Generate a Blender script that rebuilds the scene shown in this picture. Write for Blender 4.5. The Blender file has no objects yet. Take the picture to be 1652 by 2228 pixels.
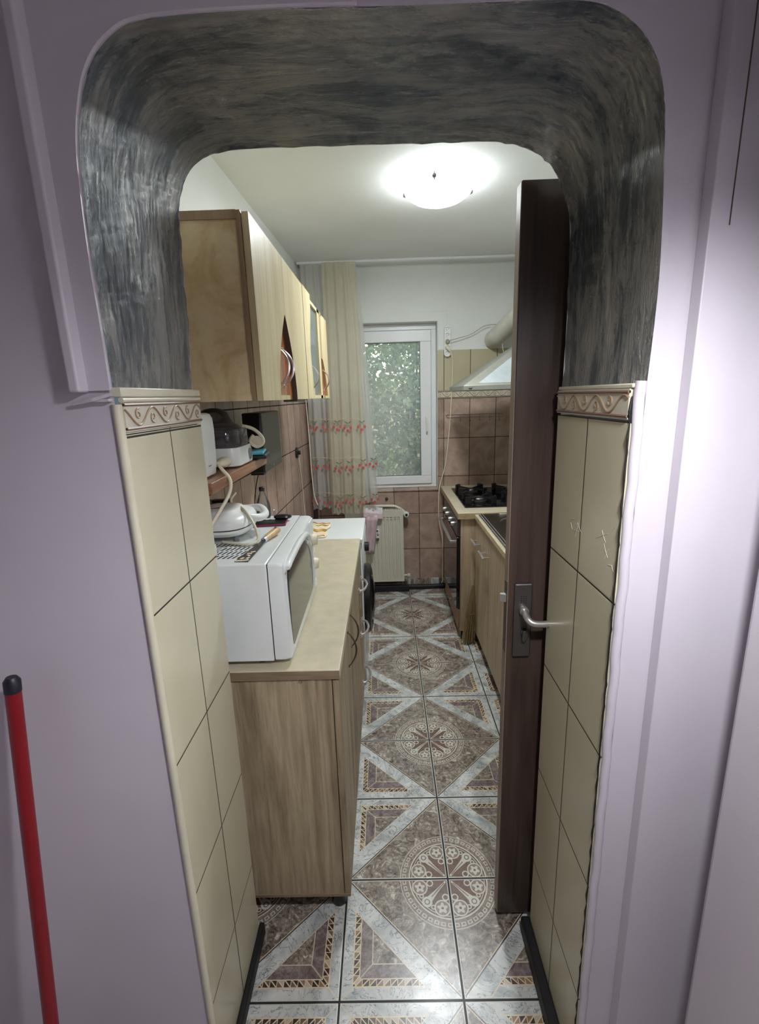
import bpy, bmesh, math, random
from mathutils import Vector, Matrix
random.seed(7)
SC = bpy.context.scene
COL = SC.collection
PI = math.pi

# ------------------------------------------------------------------ camera
def unit(v): return Vector(v).normalized()
PITCH, YAW, ROLL, CAMH, FPX = 0.236557865, -0.0148060092, -0.0314255128, 1.57270655, 1046.92188
cp, sp = math.cos(PITCH), math.sin(PITCH)
F_ = Vector((math.sin(YAW)*cp, math.cos(YAW)*cp, -sp))
R_ = Vector((math.cos(YAW), -math.sin(YAW), 0))
U_ = R_.cross(F_)
R2 = R_*math.cos(ROLL) + U_*math.sin(ROLL)
U2 = -R_*math.sin(ROLL) + U_*math.cos(ROLL)
cd = bpy.data.cameras.new('camera'); cam = bpy.data.objects.new('camera', cd); COL.objects.link(cam)
cd.sensor_fit = 'HORIZONTAL'; cd.sensor_width = 36.0; cd.lens = 36.0*FPX/1652.0; cd.clip_start = 0.02
cam.matrix_world = Matrix(((R2.x, U2.x, -F_.x, 0), (R2.y, U2.y, -F_.y, 0), (R2.z, U2.z, -F_.z, CAMH), (0, 0, 0, 1)))
SC.camera = cam

# ------------------------------------------------------------------ world, lights, exposure
w = bpy.data.worlds.new('world'); SC.world = w; w.use_nodes = True
wn = w.node_tree.nodes; wl = w.node_tree.links; wn.clear()
wo = wn.new('ShaderNodeOutputWorld'); wb = wn.new('ShaderNodeBackground'); sky = wn.new('ShaderNodeTexSky')
sky.sky_type = 'NISHITA'; sky.sun_disc = False; sky.sun_elevation = math.radians(48); sky.sun_rotation = math.radians(60)
sky.air_density = 1.2; sky.dust_density = 3.0
wb.inputs['Strength'].default_value = 0.55
wl.new(sky.outputs[0], wb.inputs[0]); wl.new(wb.outputs[0], wo.inputs[0])
sd = bpy.data.lights.new('sun', 'SUN'); sd.energy = 4.5; sd.angle = math.radians(8); sd.color = (1, .97, .9)
so = bpy.data.objects.new('sun', sd); COL.objects.link(so); so.location = (3, 8, 6)
so.rotation_euler = Vector((0.35, 0.30, 0.9)).to_track_quat('Z', 'Y').to_euler()   # high over the garden, from over the house roof
HALL_W, KITCHEN_EMIT = 25.0, 17.0
hd = bpy.data.lights.new('added_hall_spot', 'SPOT'); hd.energy = HALL_W; hd.spot_size = math.radians(174); hd.spot_blend = .75  # added spot below the pendant, stands in for the unseen hall light source
hd.color = (.93, .95, 1.0); hd.shadow_soft_size = .035
ho = bpy.data.objects.new('added_hall_spot', hd); COL.objects.link(ho); ho.location = (.28, .27, 1.88)
SC.view_settings.view_transform = 'Standard'; SC.view_settings.look = 'None'
SC.view_settings.exposure = 0.95; SC.view_settings.gamma = 1.0; SC.view_settings.use_curve_mapping = False
SC.cycles.max_bounces = 8; SC.cycles.diffuse_bounces = 5; SC.cycles.transparent_max_bounces = 12
SC.cycles.sample_clamp_indirect = 6.0
SC.cycles.use_denoising = True

# ------------------------------------------------------------------ shader helpers
def srgb(r, g, b, a=1):
    def c(x):
        x /= 255.0
        return x/12.92 if x <= .04045 else ((x+.055)/1.055)**2.4
    return (c(r), c(g), c(b), a)

class X:
    """scalar shader expression"""
    def __init__(s, nt, v): s.nt = nt; s.v = v
    def _m(s, op, *o):
        n = s.nt.nodes.new('ShaderNodeMath'); n.operation = op
        for i, a in enumerate((s,)+o):
            if isinstance(a, X): a = a.v
            if isinstance(a, (int, float)): n.inputs[i].default_value = a
            else: s.nt.links.new(a, n.inputs[i])
        return X(s.nt, n.outputs[0])
    def __add__(s, o): return s._m('ADD', o)
    __radd__ = __add__
    def __sub__(s, o): return s._m('SUBTRACT', o)
    def __rsub__(s, o): return X(s.nt, o)._m('SUBTRACT', s)
    def __mul__(s, o): return s._m('MULTIPLY', o)
    __rmul__ = __mul__
    def __truediv__(s, o): return s._m('DIVIDE', o)
    def __gt__(s, o): return s._m('GREATER_THAN', o)
    def __lt__(s, o): return s._m('LESS_THAN', o)
    def abs(s): return s._m('ABSOLUTE')
    def sqrt(s): return s._m('SQRT')
    def floor(s): return s._m('FLOOR')
    def fract(s): return s._m('FRACT')
    def sin(s): return s._m('SINE')
    def pp(s, b): return s._m('PINGPONG', b)
    def atan2(s, o): return s._m('ARCTAN2', o)
    def min(s, o): return s._m('MINIMUM', o)
    def max(s, o): return s._m('MAXIMUM', o)
    def inv(s): return 1.0 - s
    def band(s, a, b): return (s > a)*(s < b)
    def clamp(s):
        r = s.max(0.0).min(1.0); return r

class M:
    """material builder"""
    def __init__(s, name, rough=.5, metal=0.0, spec=.5, base=None):
        s.m = bpy.data.materials.new(name); s.m.use_nodes = True; s.nt = s.m.node_tree
        s.b = s.nt.nodes['Principled BSDF']; s.out = s.nt.nodes['Material Output']
        s.b.inputs['Roughness'].default_value = rough; s.b.inputs['Metallic'].default_value = metal
        s.b.inputs['Specular IOR Level'].default_value = spec
        s.tc = None
        if base: s.b.inputs['Base Color'].default_value = base
    def coord(s, kind='Object'):
        if not s.tc: s.tc = s.nt.nodes.new('ShaderNodeTexCoord')
        return s.tc.outputs[kind]
    def xyz(s, kind='Object'):
        n = s.nt.nodes.new('ShaderNodeSeparateXYZ'); s.nt.links.new(s.coord(kind), n.inputs[0])
        return [X(s.nt, n.outputs[i]) for i in range(3)]
    def mapped(s, scale=(1, 1, 1), kind='Object', loc=(0, 0, 0)):
        n = s.nt.nodes.new('ShaderNodeMapping'); s.nt.links.new(s.coord(kind), n.inputs[0])
        n.inputs['Scale'].default_value = scale; n.inputs['Location'].default_value = loc
        return n.outputs[0]
    def noise(s, scale=5, detail=4, rough=.5, dist=0, vec=None, kind='Object'):
        n = s.nt.nodes.new('ShaderNodeTexNoise'); s.nt.links.new(vec or s.coord(kind), n.inputs['Vector'])
        n.inputs['Scale'].default_value = scale; n.inputs['Detail'].default_value = detail
        n.inputs['Roughness'].default_value = rough; n.inputs['Distortion'].default_value = dist
        return X(s.nt, n.outputs[0])
    def rnd(s, a, b=0.0):
        c = s.nt.nodes.new('ShaderNodeCombineXYZ')
        for i, q in enumerate((a, b)):
            if isinstance(q, X): s.nt.links.new(q.v, c.inputs[i])
            else: c.inputs[i].default_value = q
        n = s.nt.nodes.new('ShaderNodeTexWhiteNoise'); s.nt.links.new(c.outputs[0], n.inputs['Vector'])
        return X(s.nt, n.outputs[0])
    def ramp(s, f, stops, interp='LINEAR'):
        n = s.nt.nodes.new('ShaderNodeValToRGB'); s.nt.links.new(f.v, n.inputs[0])
        e = n.color_ramp.elements; n.color_ramp.interpolation = interp
        while len(e) < len(stops): e.new(.5)
        for i, (p, c) in enumerate(stops): e[i].position = p; e[i].color = c
        return n.outputs[0]
    def mix(s, f, a, b, mode='MIX'):
        n = s.nt.nodes.new('ShaderNodeMixRGB'); n.blend_type = mode
        for i, q in enumerate((f, a, b)):
            if isinstance(q, X): q = q.v
            if isinstance(q, (int, float, tuple)): n.inputs[i].default_value = q
            else: s.nt.links.new(q, n.inputs[i])
        return n.outputs[0]
    def color(s, c): s.nt.links.new(c, s.b.inputs['Base Color']); return s
    def rough(s, x): s.nt.links.new(x.v, s.b.inputs['Roughness']); return s
    def bump(s, h, strength=.2, dist=.01):
        n = s.nt.nodes.new('ShaderNodeBump'); n.inputs['Strength'].default_value = strength; n.inputs['Distance'].default_value = dist
        s.nt.links.new(h.v, n.inputs['Height']); s.nt.links.new(n.outputs[0], s.b.inputs['Normal']); return s

def plain(name, rgb, rough=.5, metal=0.0, var=.06, scale=9, bump=0.0, spec=.5):
    m = M(name, rough, metal, spec); c = srgb(*rgb)
    lo = tuple(max(0, k*(1-var*2)) for k in c[:3])+(1,); hi = tuple(min(1, k*(1+var)) for k in c[:3])+(1,)
    n = m.noise(scale, 4, .6)
    m.color(m.ramp(n, [(.3, lo), (.7, hi)]))
    if bump: m.bump(m.noise(scale*12, 3), bump, .004)
    return m.m

def wood(name, dark, mid, light, axis='z', scale=1.0, rough=.45, bump=.05, fig=6.0):
    m = M(name, rough)
    sc = {'z': (22, 22, 1.6), 'y': (22, 1.6, 22), 'x': (1.6, 22, 22)}[axis]
    v = m.mapped(tuple(k*scale for k in sc))
    n1 = m.noise(1.0, 6, .6, 1.2, vec=v)
    v2 = m.mapped(tuple(k*scale*4 for k in sc))
    n2 = m.noise(1.5, 3, .6, .2, vec=v2)
    n3 = m.noise(2.2, 2, .5)
    f = n1*.62 + n2*.23 + n3*.15
    m.color(m.ramp(f, [(.37, srgb(*dark)), (.5, srgb(*mid)), (.62, srgb(*light))]))
    m.bump(n2, bump, .003)
    return m.m

def tile_mat(name, a, b, tw, th, oa, ob, base, grout, rough=.25, blotch=False, gw=.0045, tint=.06):
    """a, b: axis numbers across and up; tile size; joint offsets"""
    m = M(name, rough)
    P = m.xyz(); u = (P[a]-oa)/tw; v = (P[b]-ob)/th
    du = u.pp(.5)*tw; dv = v.pp(.5)*th
    d = du.min(dv)
    g = d < gw*.5
    r = m.rnd(u.floor(), v.floor())
    if blotch:
        n = m.noise(9, 6, .62, .6); n2 = m.noise(3.2, 3, .5)
        f = n*.55 + n2*.3 + r*.15
        c = m.ramp(f, [(.33, srgb(*base[0])), (.5, srgb(*base[1])), (.64, srgb(*base[2]))])
        scr = m.noise(1.0, 2, .5, 2.5, vec=m.mapped((16, 16, 42)))
        c = m.mix((scr > .74)*.45, c, srgb(92, 70, 60))
    else:
        n = m.noise(4, 4, .6)
        f = n*.8 + r*.2
        c = m.ramp(f, [(.3, srgb(*base[0])), (.7, srgb(*base[1]))])
    c = m.mix(g, c, srgb(*grout))
    m.color(c)
    m.rough(g*.5 + (rough+.04))
    m.bump((d/.004).min(1.0), .35, .0015)
    return m.m

# ------------------------------------------------------------------ mesh helpers
def nb(): return bmesh.new()
def box(bm, x0, x1, y0, y1, z0, z1, rot=None, piv=None):
    vs = [bm.verts.new((x, y, z)) for x in (x0, x1) for y in (y0, y1) for z in (z0, z1)]
    for q in ((0, 1, 3, 2), (4, 6, 7, 5), (0, 4, 5, 1), (2, 3, 7, 6), (0, 2, 6, 4), (1, 5, 7, 3)):
        bm.faces.new([vs[i] for i in q])
    if rot is not None:
        c = Vector(piv) if piv else Vector(((x0+x1)/2, (y0+y1)/2, (z0+z1)/2))
        for v in vs: v.co = rot @ (v.co-c) + c
    return bm
def rings(bm, rr, cap=True, closed=True):
    """loft a list of vertex rings"""
    R = [[bm.verts.new(p) for p in r] for r in rr]
    n = len(R[0])
    for i in range(len(R)-1):
        for k in range(n if closed else n-1):
            try: bm.faces.new((R[i][k], R[i][(k+1) % n], R[i+1][(k+1) % n], R[i+1][k]))
            except ValueError: pass
    if cap:
        for r in (R[0], R[-1]):
            try: bm.faces.new(r if r is R[-1] else r[::-1])
            except ValueError: pass
    return bm
def frame_of(d):
    d = Vector(d).normalized(); a = Vector((0, 0, 1)) if abs(d.z) < .9 else Vector((1, 0, 0))
    u = d.cross(a).normalized(); return u, d.cross(u).normalized()
def tube(bm, pts, r, seg=10, smooth=0, cap=True, flat=1.0):
    pts = [Vector(p) for p in pts]
    if smooth: pts = catmull(pts, smooth)
    rr = []; up = None
    for i, p in enumerate(pts):
        d = (pts[min(i+1, len(pts)-1)]-pts[max(i-1, 0)])
        if d.length < 1e-9: d = Vector((0, 0, 1))
        d.normalize()
        if up is None: u, v = frame_of(d)
        else:
            u = (up - d*up.dot(d)).normalized(); v = d.cross(u).normalized()
        up = u
        q = r[min(i, len(r)-1)] if isinstance(r, (list, tuple)) else r
        rr.append([p + u*math.cos(2*PI*k/seg)*q + v*math.sin(2*PI*k/seg)*q*flat for k in range(seg)])
    return rings(bm, rr, cap)
def catmull(p, n):
    p = [Vector(q) for q in p]; out = []
    for i in range(len(p)-1):
        a = p[max(i-1, 0)]; b = p[i]; c = p[i+1]; d = p[min(i+2, len(p)-1)]
        for k in range(n):
            t = k/n
            out.append(.5*((2*b)+(c-a)*t+(2*a-5*b+4*c-d)*t*t+(3*b-a-3*c+d)*t**3))
    out.append(p[-1]); return out
def cyl(bm, a, b, r, seg=24, r2=None):
    a = Vector(a); b = Vector(b); u, v = frame_of(b-a); r2 = r if r2 is None else r2
    return rings(bm, [[p+u*math.cos(2*PI*k/seg)*q+v*math.sin(2*PI*k/seg)*q for k in range(seg)] for p, q in ((a, r), (b, r2))])
def lathe(bm, c, prof, seg=32, axis=(0, 0, 1), sx=1.0, sy=1.0):
    c = Vector(c); ax = Vector(axis).normalized(); 
    if abs(ax.z) > .9: u, v = Vector((1, 0, 0)), Vector((0, 1, 0))
    else: u, v = frame_of(ax)
    return rings(bm, [[c+ax*h+u*math.cos(2*PI*k/seg)*r*sx+v*math.sin(2*PI*k/seg)*r*sy for k in range(seg)] for r, h in prof])
def prism(bm, pts, axis, a, b):
    """polygon pts (2D) extruded along axis between a and b"""
    def P(q, h):
        return {'x': (h, q[0], q[1]), 'y': (q[0], h, q[1]), 'z': (q[0], q[1], h)}[axis]
    A = [bm.verts.new(P(q, a)) for q in pts]; B = [bm.verts.new(P(q, b)) for q in pts]
    bm.faces.new(A); bm.faces.new(B[::-1]); n = len(pts)
    for i in range(n): bm.faces.new((A[i], B[i], B[(i+1) % n], A[(i+1) % n]))
    return bm
def rrect(x0, x1, y0, y1, r, n=6):
    out = []
    for cx, cy, a0 in ((x1-r, y1-r, 0), (x0+r, y1-r, PI/2), (x0+r, y0+r, PI), (x1-r, y0+r, 1.5*PI)):
        for k in range(n+1):
            t = a0+PI/2*k/n; out.append((cx+r*math.cos(t), cy+r*math.sin(t)))
    return out
def prop(o, **k):
    for a, b in k.items(): o[a] = b
    return o
def obj(name, bm, mat, parent=None, bevel=0.0, smooth=False, label=None, seg=2):
    bmesh.ops.recalc_face_normals(bm, faces=bm.faces[:])
    me = bpy.data.meshes.new(name); bm.to_mesh(me); bm.free()
    me.materials.append(mat)
    o = bpy.data.objects.new(name, me); COL.objects.link(o)
    if parent:
        o.parent = parent; p = Vector((0, 0, 0)); q = parent
        while q: p += q.location; q = q.parent
        o.location = -p
    if smooth:
        for f in me.polygons: f.use_smooth = True
    if bevel:
        b = o.modifiers.new('bevel', 'BEVEL'); b.width = bevel; b.segments = seg; b.limit_method = 'ANGLE'; b.angle_limit = math.radians(35)
        b.harden_normals = False
    if smooth or bevel:
        for f in me.polygons: f.use_smooth = True
        try:
            me.set_sharp_from_angle(angle=math.radians(38))
        except Exception: pass
    if label: o['label'] = label
    return o
def thing(name, label, cat, loc, group=None):
    o = bpy.data.objects.new(name, None); COL.objects.link(o); o.location = loc; o.empty_display_size = .05
    o['label'] = label; o['category'] = cat
    if group: o['group'] = group
    return o
def single(name, bm, mat, label, cat, group=None, **k):
    o = obj(name, bm, mat, **k); o['label'] = label; o['category'] = cat
    if group: o['group'] = group
    return o
def struct(name, bm, mat, parent=None, **k):
    o = obj(name, bm, mat, parent, **k)
    if not parent: o['kind'] = 'structure'
    return o

# ------------------------------------------------------------------ materials
S = .333; FA, FB = .170351, .943072           # floor tile size and grid origin
def floor_mat():
    m = M('floor_tile', .2, 0, .5); P = m.xyz()
    u = (P[0]-FA)/S; v = (P[1]-FB)/S
    U = u.pp(1.0); W = (v-1.0).pp(1.0); p = U.inv(); q = W.inv()
    sp1 = m.noise(34, 8, .75, 2.2); sp2 = m.noise(17, 4, .6, .8)
    f = sp1*.75+sp2*.25
    speck = m.ramp(f, [(.38, srgb(54, 46, 42)), (.45, srgb(110, 96, 86)), (.51, srgb(140, 128, 116)), (.56, srgb(164, 154, 142)), (.62, srgb(216, 210, 198))])
    speck2 = m.ramp(f, [(.35, srgb(78, 64, 60)), (.5, srgb(122, 108, 106)), (.66, srgb(172, 162, 158))])
    mb = m.noise(7, 6, .55, 1.8); mv = m.noise(13, 5, .6, 2.6)
    marble = m.ramp(mb, [(.3, srgb(150, 156, 155)), (.5, srgb(198, 200, 196)), (.7, srgb(222, 222, 217))])
    vein = ((mv-.5).abs() < .012)
    marble = m.mix(vein*.75, marble, srgb(92, 94, 98))
    cream = srgb(214, 200, 172)
    uw = U+W
    # corner triangle zone
    d = p.min(q); e = p.max(q)
    c = m.mix((d > .262), speck2, speck)
    t = e*17.0; tf = t.fract(); h = (d-.10)/.055
    rn = m.rnd(t.floor(), (u.floor()*7.0+v.floor()*3.0)+(tf > h)*31.0)
    mos = m.ramp(rn, [(.0, srgb(66, 50, 44)), (.35, srgb(118, 92, 76)), (.62, srgb(146, 118, 88)), (.85, srgb(190, 178, 156))], 'CONSTANT')
    ml = (tf < .10).max((tf-h).abs() < .11)
    mos = m.mix(ml, mos, cream)
    c = m.mix(d.band(.10, .155), c, mos)
    c = m.mix(d < .10, c, marble)
    ln = d.band(.094, .104).max(d.band(.151, .159)).max(d.band(.258, .266))
    mit = ((p-q).abs() < .007)*(d < .262)*((d > .159).max(d < .10))
    c = m.mix(ln.max(mit*.7), c, cream)
    # marble band and central diamond
    c = m.mix((uw < 1.21), c, cream)
    c = m.mix((uw < 1.20), c, marble)
    c = m.mix((uw < 1.0), c, srgb(70, 56, 50))
    c = m.mix((uw < .985), c, cream)
    c = m.mix((uw < .975), c, speck)
    # medallion
    r = (U*U+W*W).sqrt(); th = W.atan2(U)
    dk = srgb(112, 86, 70); lt = srgb(202, 200, 190); md = srgb(140, 118, 102)
    c = m.mix(r.band(.395, .475)*.55, c, md)
    k = (th*(11.0/(PI/2))).fract()
    sq = (k-.5).abs().max(((r-.437)/.05).abs())
    c = m.mix(sq.band(.2, .34), c, lt)
    c = m.mix(r.band(.470, .477), c, lt)
    c = m.mix(r < .395, c, dk)
    c = m.mix(r.band(.378, .392).max(r.band(.356, .363)), c, lt)
    def disc(cx, cy): return ((U-cx)*(U-cx)+(W-cy)*(W-cy)).sqrt()
    for cx, cy, s_ in ((.285, .085, 1.0), (.085, .285, 1.0)):
        dd = disc(cx, cy)
        pet = ((W-cy).atan2(U-cx)*5.0).sin()*.011
        c = m.mix(dd < .078*s_, c, md)
        c = m.mix(dd.band(.064*s_, .076*s_), c, lt)
        c = m.mix((dd+pet) < .042*s_, c, lt)
        c = m.mix(dd < .012, c, dk)
    for cx, cy in ((.185, .045), (.045, .185)):
        c = m.mix(disc(cx, cy).band(.022, .034), c, lt)
    df = disc(.225, .225)
    ax = (U-W).abs()*.707
    sp = (ax < (r*r*.28+.008))*r.band(.04, .29)
    c = m.mix(sp, c, lt)
    c = m.mix((ax < .006)*r.band(.06, .25), c, md)
    c = m.mix(df < .05, c, lt); c = m.mix(df.band(.018, .027), c, dk)
    c = m.mix(disc(.17, .275).band(.012, .022).max(disc(.275, .17).band(.012, .022)), c, lt)
    # joints
    gd = U.min(p).min(W.min(q))
    c = m.mix(gd < .017, c, srgb(200, 198, 188))
    g = gd < .0085
    c = m.mix(g, c, srgb(30, 30, 32))
    m.color(c)
    m.b.inputs['Coat Weight'].default_value = .15; m.b.inputs['Coat Roughness'].default_value = .22
    m.rough(g*.4+.15+m.noise(26, 4, .6)*.26)
    m.bump((gd/.012).min(1.0)+m.noise(48, 5, .65, .5)*.30+m.noise(5, 2)*.5, .32, .0016)
    return m.m

MT = {}
MT['floor'] = floor_mat()
def paint(name, lo, hi, rough=.5, bump=.12):
    m = M(name, rough); n = m.noise(2.5, 4, .55)
    m.color(m.ramp(n, [(.3, srgb(*lo)), (.7, srgb(*hi))]))
    m.bump(m.noise(55, 4, .6)*.5+m.noise(4, 3)*1.2, bump, .004); return m.m
MT['lilac'] = paint('lilac_paint', (200, 192, 200), (210, 203, 210), .38, .10)
MT['white_wall'] = paint('white_paint', (222, 224, 220), (230, 232, 229), .6)
MT['ceiling'] = paint('ceiling_paint', (222, 224, 220), (230, 231, 227), .7, .06)
MT['beige_back'] = tile_mat('beige_tile_back', 0, 2, .2, .31, .0653, 1.597, ((178, 168, 138), (190, 182, 152)), (44, 40, 36), .3)
MT['beige_reveal'] = tile_mat('beige_tile_reveal', 1, 2, .2, .3132, .9455, 1.5195-.3132*3, ((196, 189, 162), (206, 200, 174)), (38, 32, 26), .22, gw=.0035)
PB = ((130, 106, 94), (166, 141, 126), (188, 166, 150))
MT['pink_back'] = tile_mat('rose_tile_back', 0, 2, .2, .3, .0653, .0365, PB, (36, 30, 28), .3, True)
MT['pink_left'] = tile_mat('rose_tile_left', 1, 2, .2, .3, .090, .0365, PB, (36, 30, 28), .3, True, gw=.006)
MT['cream_trim'] = plain('cream_glaze', (214, 208, 184), .3)
MT['scroll'] = plain('scroll_brown', (158, 132, 104), .4)
MT['border'] = plain('border_glaze', (206, 200, 182), .3)
MT['border_line'] = plain('border_line_brown', (128, 98, 82), .4)
def plaster():
    m = M('silver_plaster', .34, .0, .6)
    v = m.mapped((3.0, 11, 1), 'UV'); v2 = m.mapped((16, 95, 1), 'UV'); v3 = m.mapped((1.6, 3.5, 1), 'UV')
    n1 = m.noise(1.0, 9, .72, 1.4, vec=v); n2 = m.noise(1.0, 6, .7, .8, vec=v2); n3 = m.noise(1.3, 4, .6, .7, vec=v3)
    f = n1*.45+n2*.20+n3*.35
    c = m.ramp(f, [(.40, srgb(56, 62, 70)), (.455, srgb(88, 94, 100)), (.50, srgb(130, 130, 128)), (.58, srgb(160, 156, 150))])
    m.color(c); m.b.inputs['Metallic'].default_value = .45
    m.rough((n1*1.2-.32).clamp())
    m.bump(n1*.8+n2*1.2, 1.0, .006)
    return m.m
MT['plaster'] = plaster()
MT['oak'] = wood('sonoma_oak', (112, 98, 76), (156, 139, 112), (184, 168, 140), 'z', .8, .5, .08)
MT['oak_edge'] = wood('sonoma_oak_edge', (104, 88, 68), (136, 118, 94), (156, 138, 112), 'y', .8, .5)
MT['oak_edge_x'] = wood('sonoma_oak_edge_across', (104, 88, 68), (136, 118, 94), (156, 138, 112), 'x', .8, .5)
MT['ash'] = wood('pale_ash', (164, 144, 118), (190, 170, 142), (206, 188, 160), 'z', 1.2, .5)
MT['maple'] = wood('pale_maple', (186, 166, 122), (206, 190, 148), (218, 204, 164), 'z', .5, .35, .02)
def burl():
    m = M('burl_veneer', .4); n = m.noise(5, 6, .6, 2.2); n2 = m.noise(20, 4, .6, 1.0)
    m.color(m.ramp(n*.8+n2*.2, [(.36, srgb(194, 166, 118)), (.5, srgb(220, 196, 150)), (.64, srgb(230, 212, 170))])); return m.m
MT['burl'] = burl()
MT['brown_edge'] = wood('brown_edge_band', (138, 112, 82), (158, 132, 100), (170, 146, 114), 'z', .6)
MT['dark_edge'] = plain('dark_brown_edge', (92, 70, 60), .5)
MT['cherry'] = wood('cherry_wood', (122, 84, 58), (148, 106, 76), (170, 128, 94), 'y', .8, .3)
MT['cherry_v'] = wood('cherry_veneer', (120, 62, 36), (158, 92, 56), (186, 124, 84), 'z', .8, .25)
MT['worktop'] = plain('mottled_worktop', (196, 186, 160), .35, var=.07, scale=14)
MT['door_brown'] = wood('dark_brown_laminate', (54, 42, 37), (68, 54, 47), (78, 63, 55), 'z', 1.0, .30, .02)
MT['door_edge'] = plain('door_edge_band', (150, 132, 120), .45)
MT['metal'] = plain('brushed_steel', (190, 188, 184), .34, .8, .04)
MT['dull_metal'] = plain('dull_steel', (104, 100, 98), .42, .8, .06)
MT['chrome'] = plain('chrome', (225, 225, 228), .22, .8, .02)
MT['bronze'] = plain('antique_bronze', (120, 106, 88), .3, .9)
MT['white_plastic'] = plain('white_plastic', (232, 234, 230), .32, var=.02)
MT['white_enamel'] = plain('white_enamel', (226, 230, 228), .22, var=.02)
MT['ivory_plastic'] = plain('ivory_plastic', (224, 216, 190), .38, var=.03)
MT['radiator'] = plain('radiator_enamel', (214, 210, 192), .35, var=.02)
MT['black_plastic'] = plain('black_plastic', (24, 24, 26), .3)
MT['black_rubber'] = plain('black_rubber', (26, 24, 26), .6)
MT['black_iron'] = plain('black_iron', (28, 28, 31), .5)
MT['black_glass'] = plain('black_glass', (14, 14, 17), .06)
MT['grey_screen'] = plain('matt_grey_screen', (96, 94, 86), .5, var=.03)
MT['screen_bezel'] = plain('grey_bezel', (70, 68, 64), .4)
MT['dark_glass'] = plain('oven_window_glass', (58, 58, 54), .08)
MT['red'] = plain('red_lacquer', (128, 14, 26), .35)
MT['navy'] = plain('dark_navy_cap', (22, 22, 36), .45)
MT['magenta'] = plain('magenta_case', (128, 40, 66), .4)
MT['blue'] = plain('light_blue_case', (86, 168, 190), .4)
MT['black_leather'] = plain('black_leather', (34, 34, 36), .5, bump=.2)
MT['light_wood'] = wood('beech_handle', (176, 138, 92), (200, 164, 116), (214, 182, 136), 'y', 1.5, .4)
MT['straw'] = wood('broom_twigs', (110, 92, 60), (146, 124, 84), (172, 150, 108), 'z', 2, .8)
MT['towel'] = plain('white_towel', (226, 218, 220), .9, bump=.5, scale=20)
MT['towel_pink'] = plain('pink_towel', (212, 186, 192), .9, bump=.5, scale=20)
MT['yellow_cloth'] = plain('yellow_print', (214, 170, 96), .8)
MT['cream_cloth'] = plain('cream_print', (228, 214, 184), .8)
MT['duct'] = plain('white_duct', (206, 204, 190), .5, bump=.2)
MT['hood_steel'] = plain('hood_painted_steel', (178, 186, 188), .3, .35)
MT['hood_grey'] = plain('hood_grey_frame', (138, 138, 128), .4, .3)
MT['pvc'] = plain('white_pvc', (234, 236, 236), .3, var=.01)
MT['red_print'] = plain('red_print', (184, 70, 56), .5)
MT['grey_print'] = plain('grey_print', (120, 122, 124), .5)
MT['cherry_red'] = plain('embroidery_red', (196, 92, 84), .8)
MT['leaf_green'] = plain('embroidery_green', (122, 124, 88), .8)
MT['cream_thread'] = plain('embroidery_cream', (214, 196, 150), .8)
MT['bark'] = plain('bark', (74, 62, 48), .9, bump=.4)
MT['soil'] = plain('garden_soil', (88, 92, 60), .95, bump=.4)

def glassy(name, tint, alpha, rough=.05, dif=0.0, difc=(1, 1, 1, 1)):
    m = bpy.data.materials.new(name); m.use_nodes = True; nt = m.node_tree; nt.nodes.clear()
    out = nt.nodes.new('ShaderNodeOutputMaterial'); tr = nt.nodes.new('ShaderNodeBsdfTransparent'); tr.inputs[0].default_value = tint
    gl = nt.nodes.new('ShaderNodeBsdfGlossy'); gl.inputs['Roughness'].default_value = rough
    fr = nt.nodes.new('ShaderNodeFresnel'); fr.inputs[0].default_value = 1.45
    mx = nt.nodes.new('ShaderNodeMixShader'); nt.links.new(fr.outputs[0], mx.inputs[0])
    src = tr
    if dif:
        df = nt.nodes.new('ShaderNodeBsdfDiffuse'); df.inputs[0].default_value = difc
        tl = nt.nodes.new('ShaderNodeBsdfTranslucent'); tl.inputs[0].default_value = difc
        a = nt.nodes.new('ShaderNodeMixShader'); a.inputs[0].default_value = .5
        nt.links.new(df.outputs[0], a.inputs[1]); nt.links.new(tl.outputs[0], a.inputs[2])
        m2 = nt.nodes.new('ShaderNodeMixShader')
        n = nt.nodes.new('ShaderNodeTexNoise'); n.inputs['Scale'].default_value = .8
        tcn = nt.nodes.new('ShaderNodeTexCoord'); nt.links.new(tcn.outputs['Object'], n.inputs['Vector'])
        mm = nt.nodes.new('ShaderNodeMath'); mm.operation = 'MULTIPLY'; mm.inputs[1].default_value = dif*2
        nt.links.new(n.outputs[0], mm.inputs[0]); nt.links.new(mm.outputs[0], m2.inputs[0])
        nt.links.new(tr.outputs[0], m2.inputs[1]); nt.links.new(a.outputs[0], m2.inputs[2]); src = m2
    nt.links.new(src.outputs[0], mx.inputs[1]); nt.links.new(gl.outputs[0], mx.inputs[2]); nt.links.new(mx.outputs[0], out.inputs[0])
    return m
MT['pane'] = glassy('window_glass', (.95, .97, .96, 1), .9, .03, .17, (.9, .93, .95, 1))  # white haze is mixed into the glass to veil the foliage
MT['cab_glass'] = glassy('frosted_cabinet_glass', (.62, .70, .68, 1), .5, .15, .38, (.60, .68, .66, 1))
MT['clear'] = glassy('clear_plastic', (.90, .92, .90, 1), .9, .04, .07)
MT['smoke'] = glassy('smoky_plastic', (.60, .55, .58, 1), .5, .08, .20, (.42, .39, .41, 1))
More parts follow.
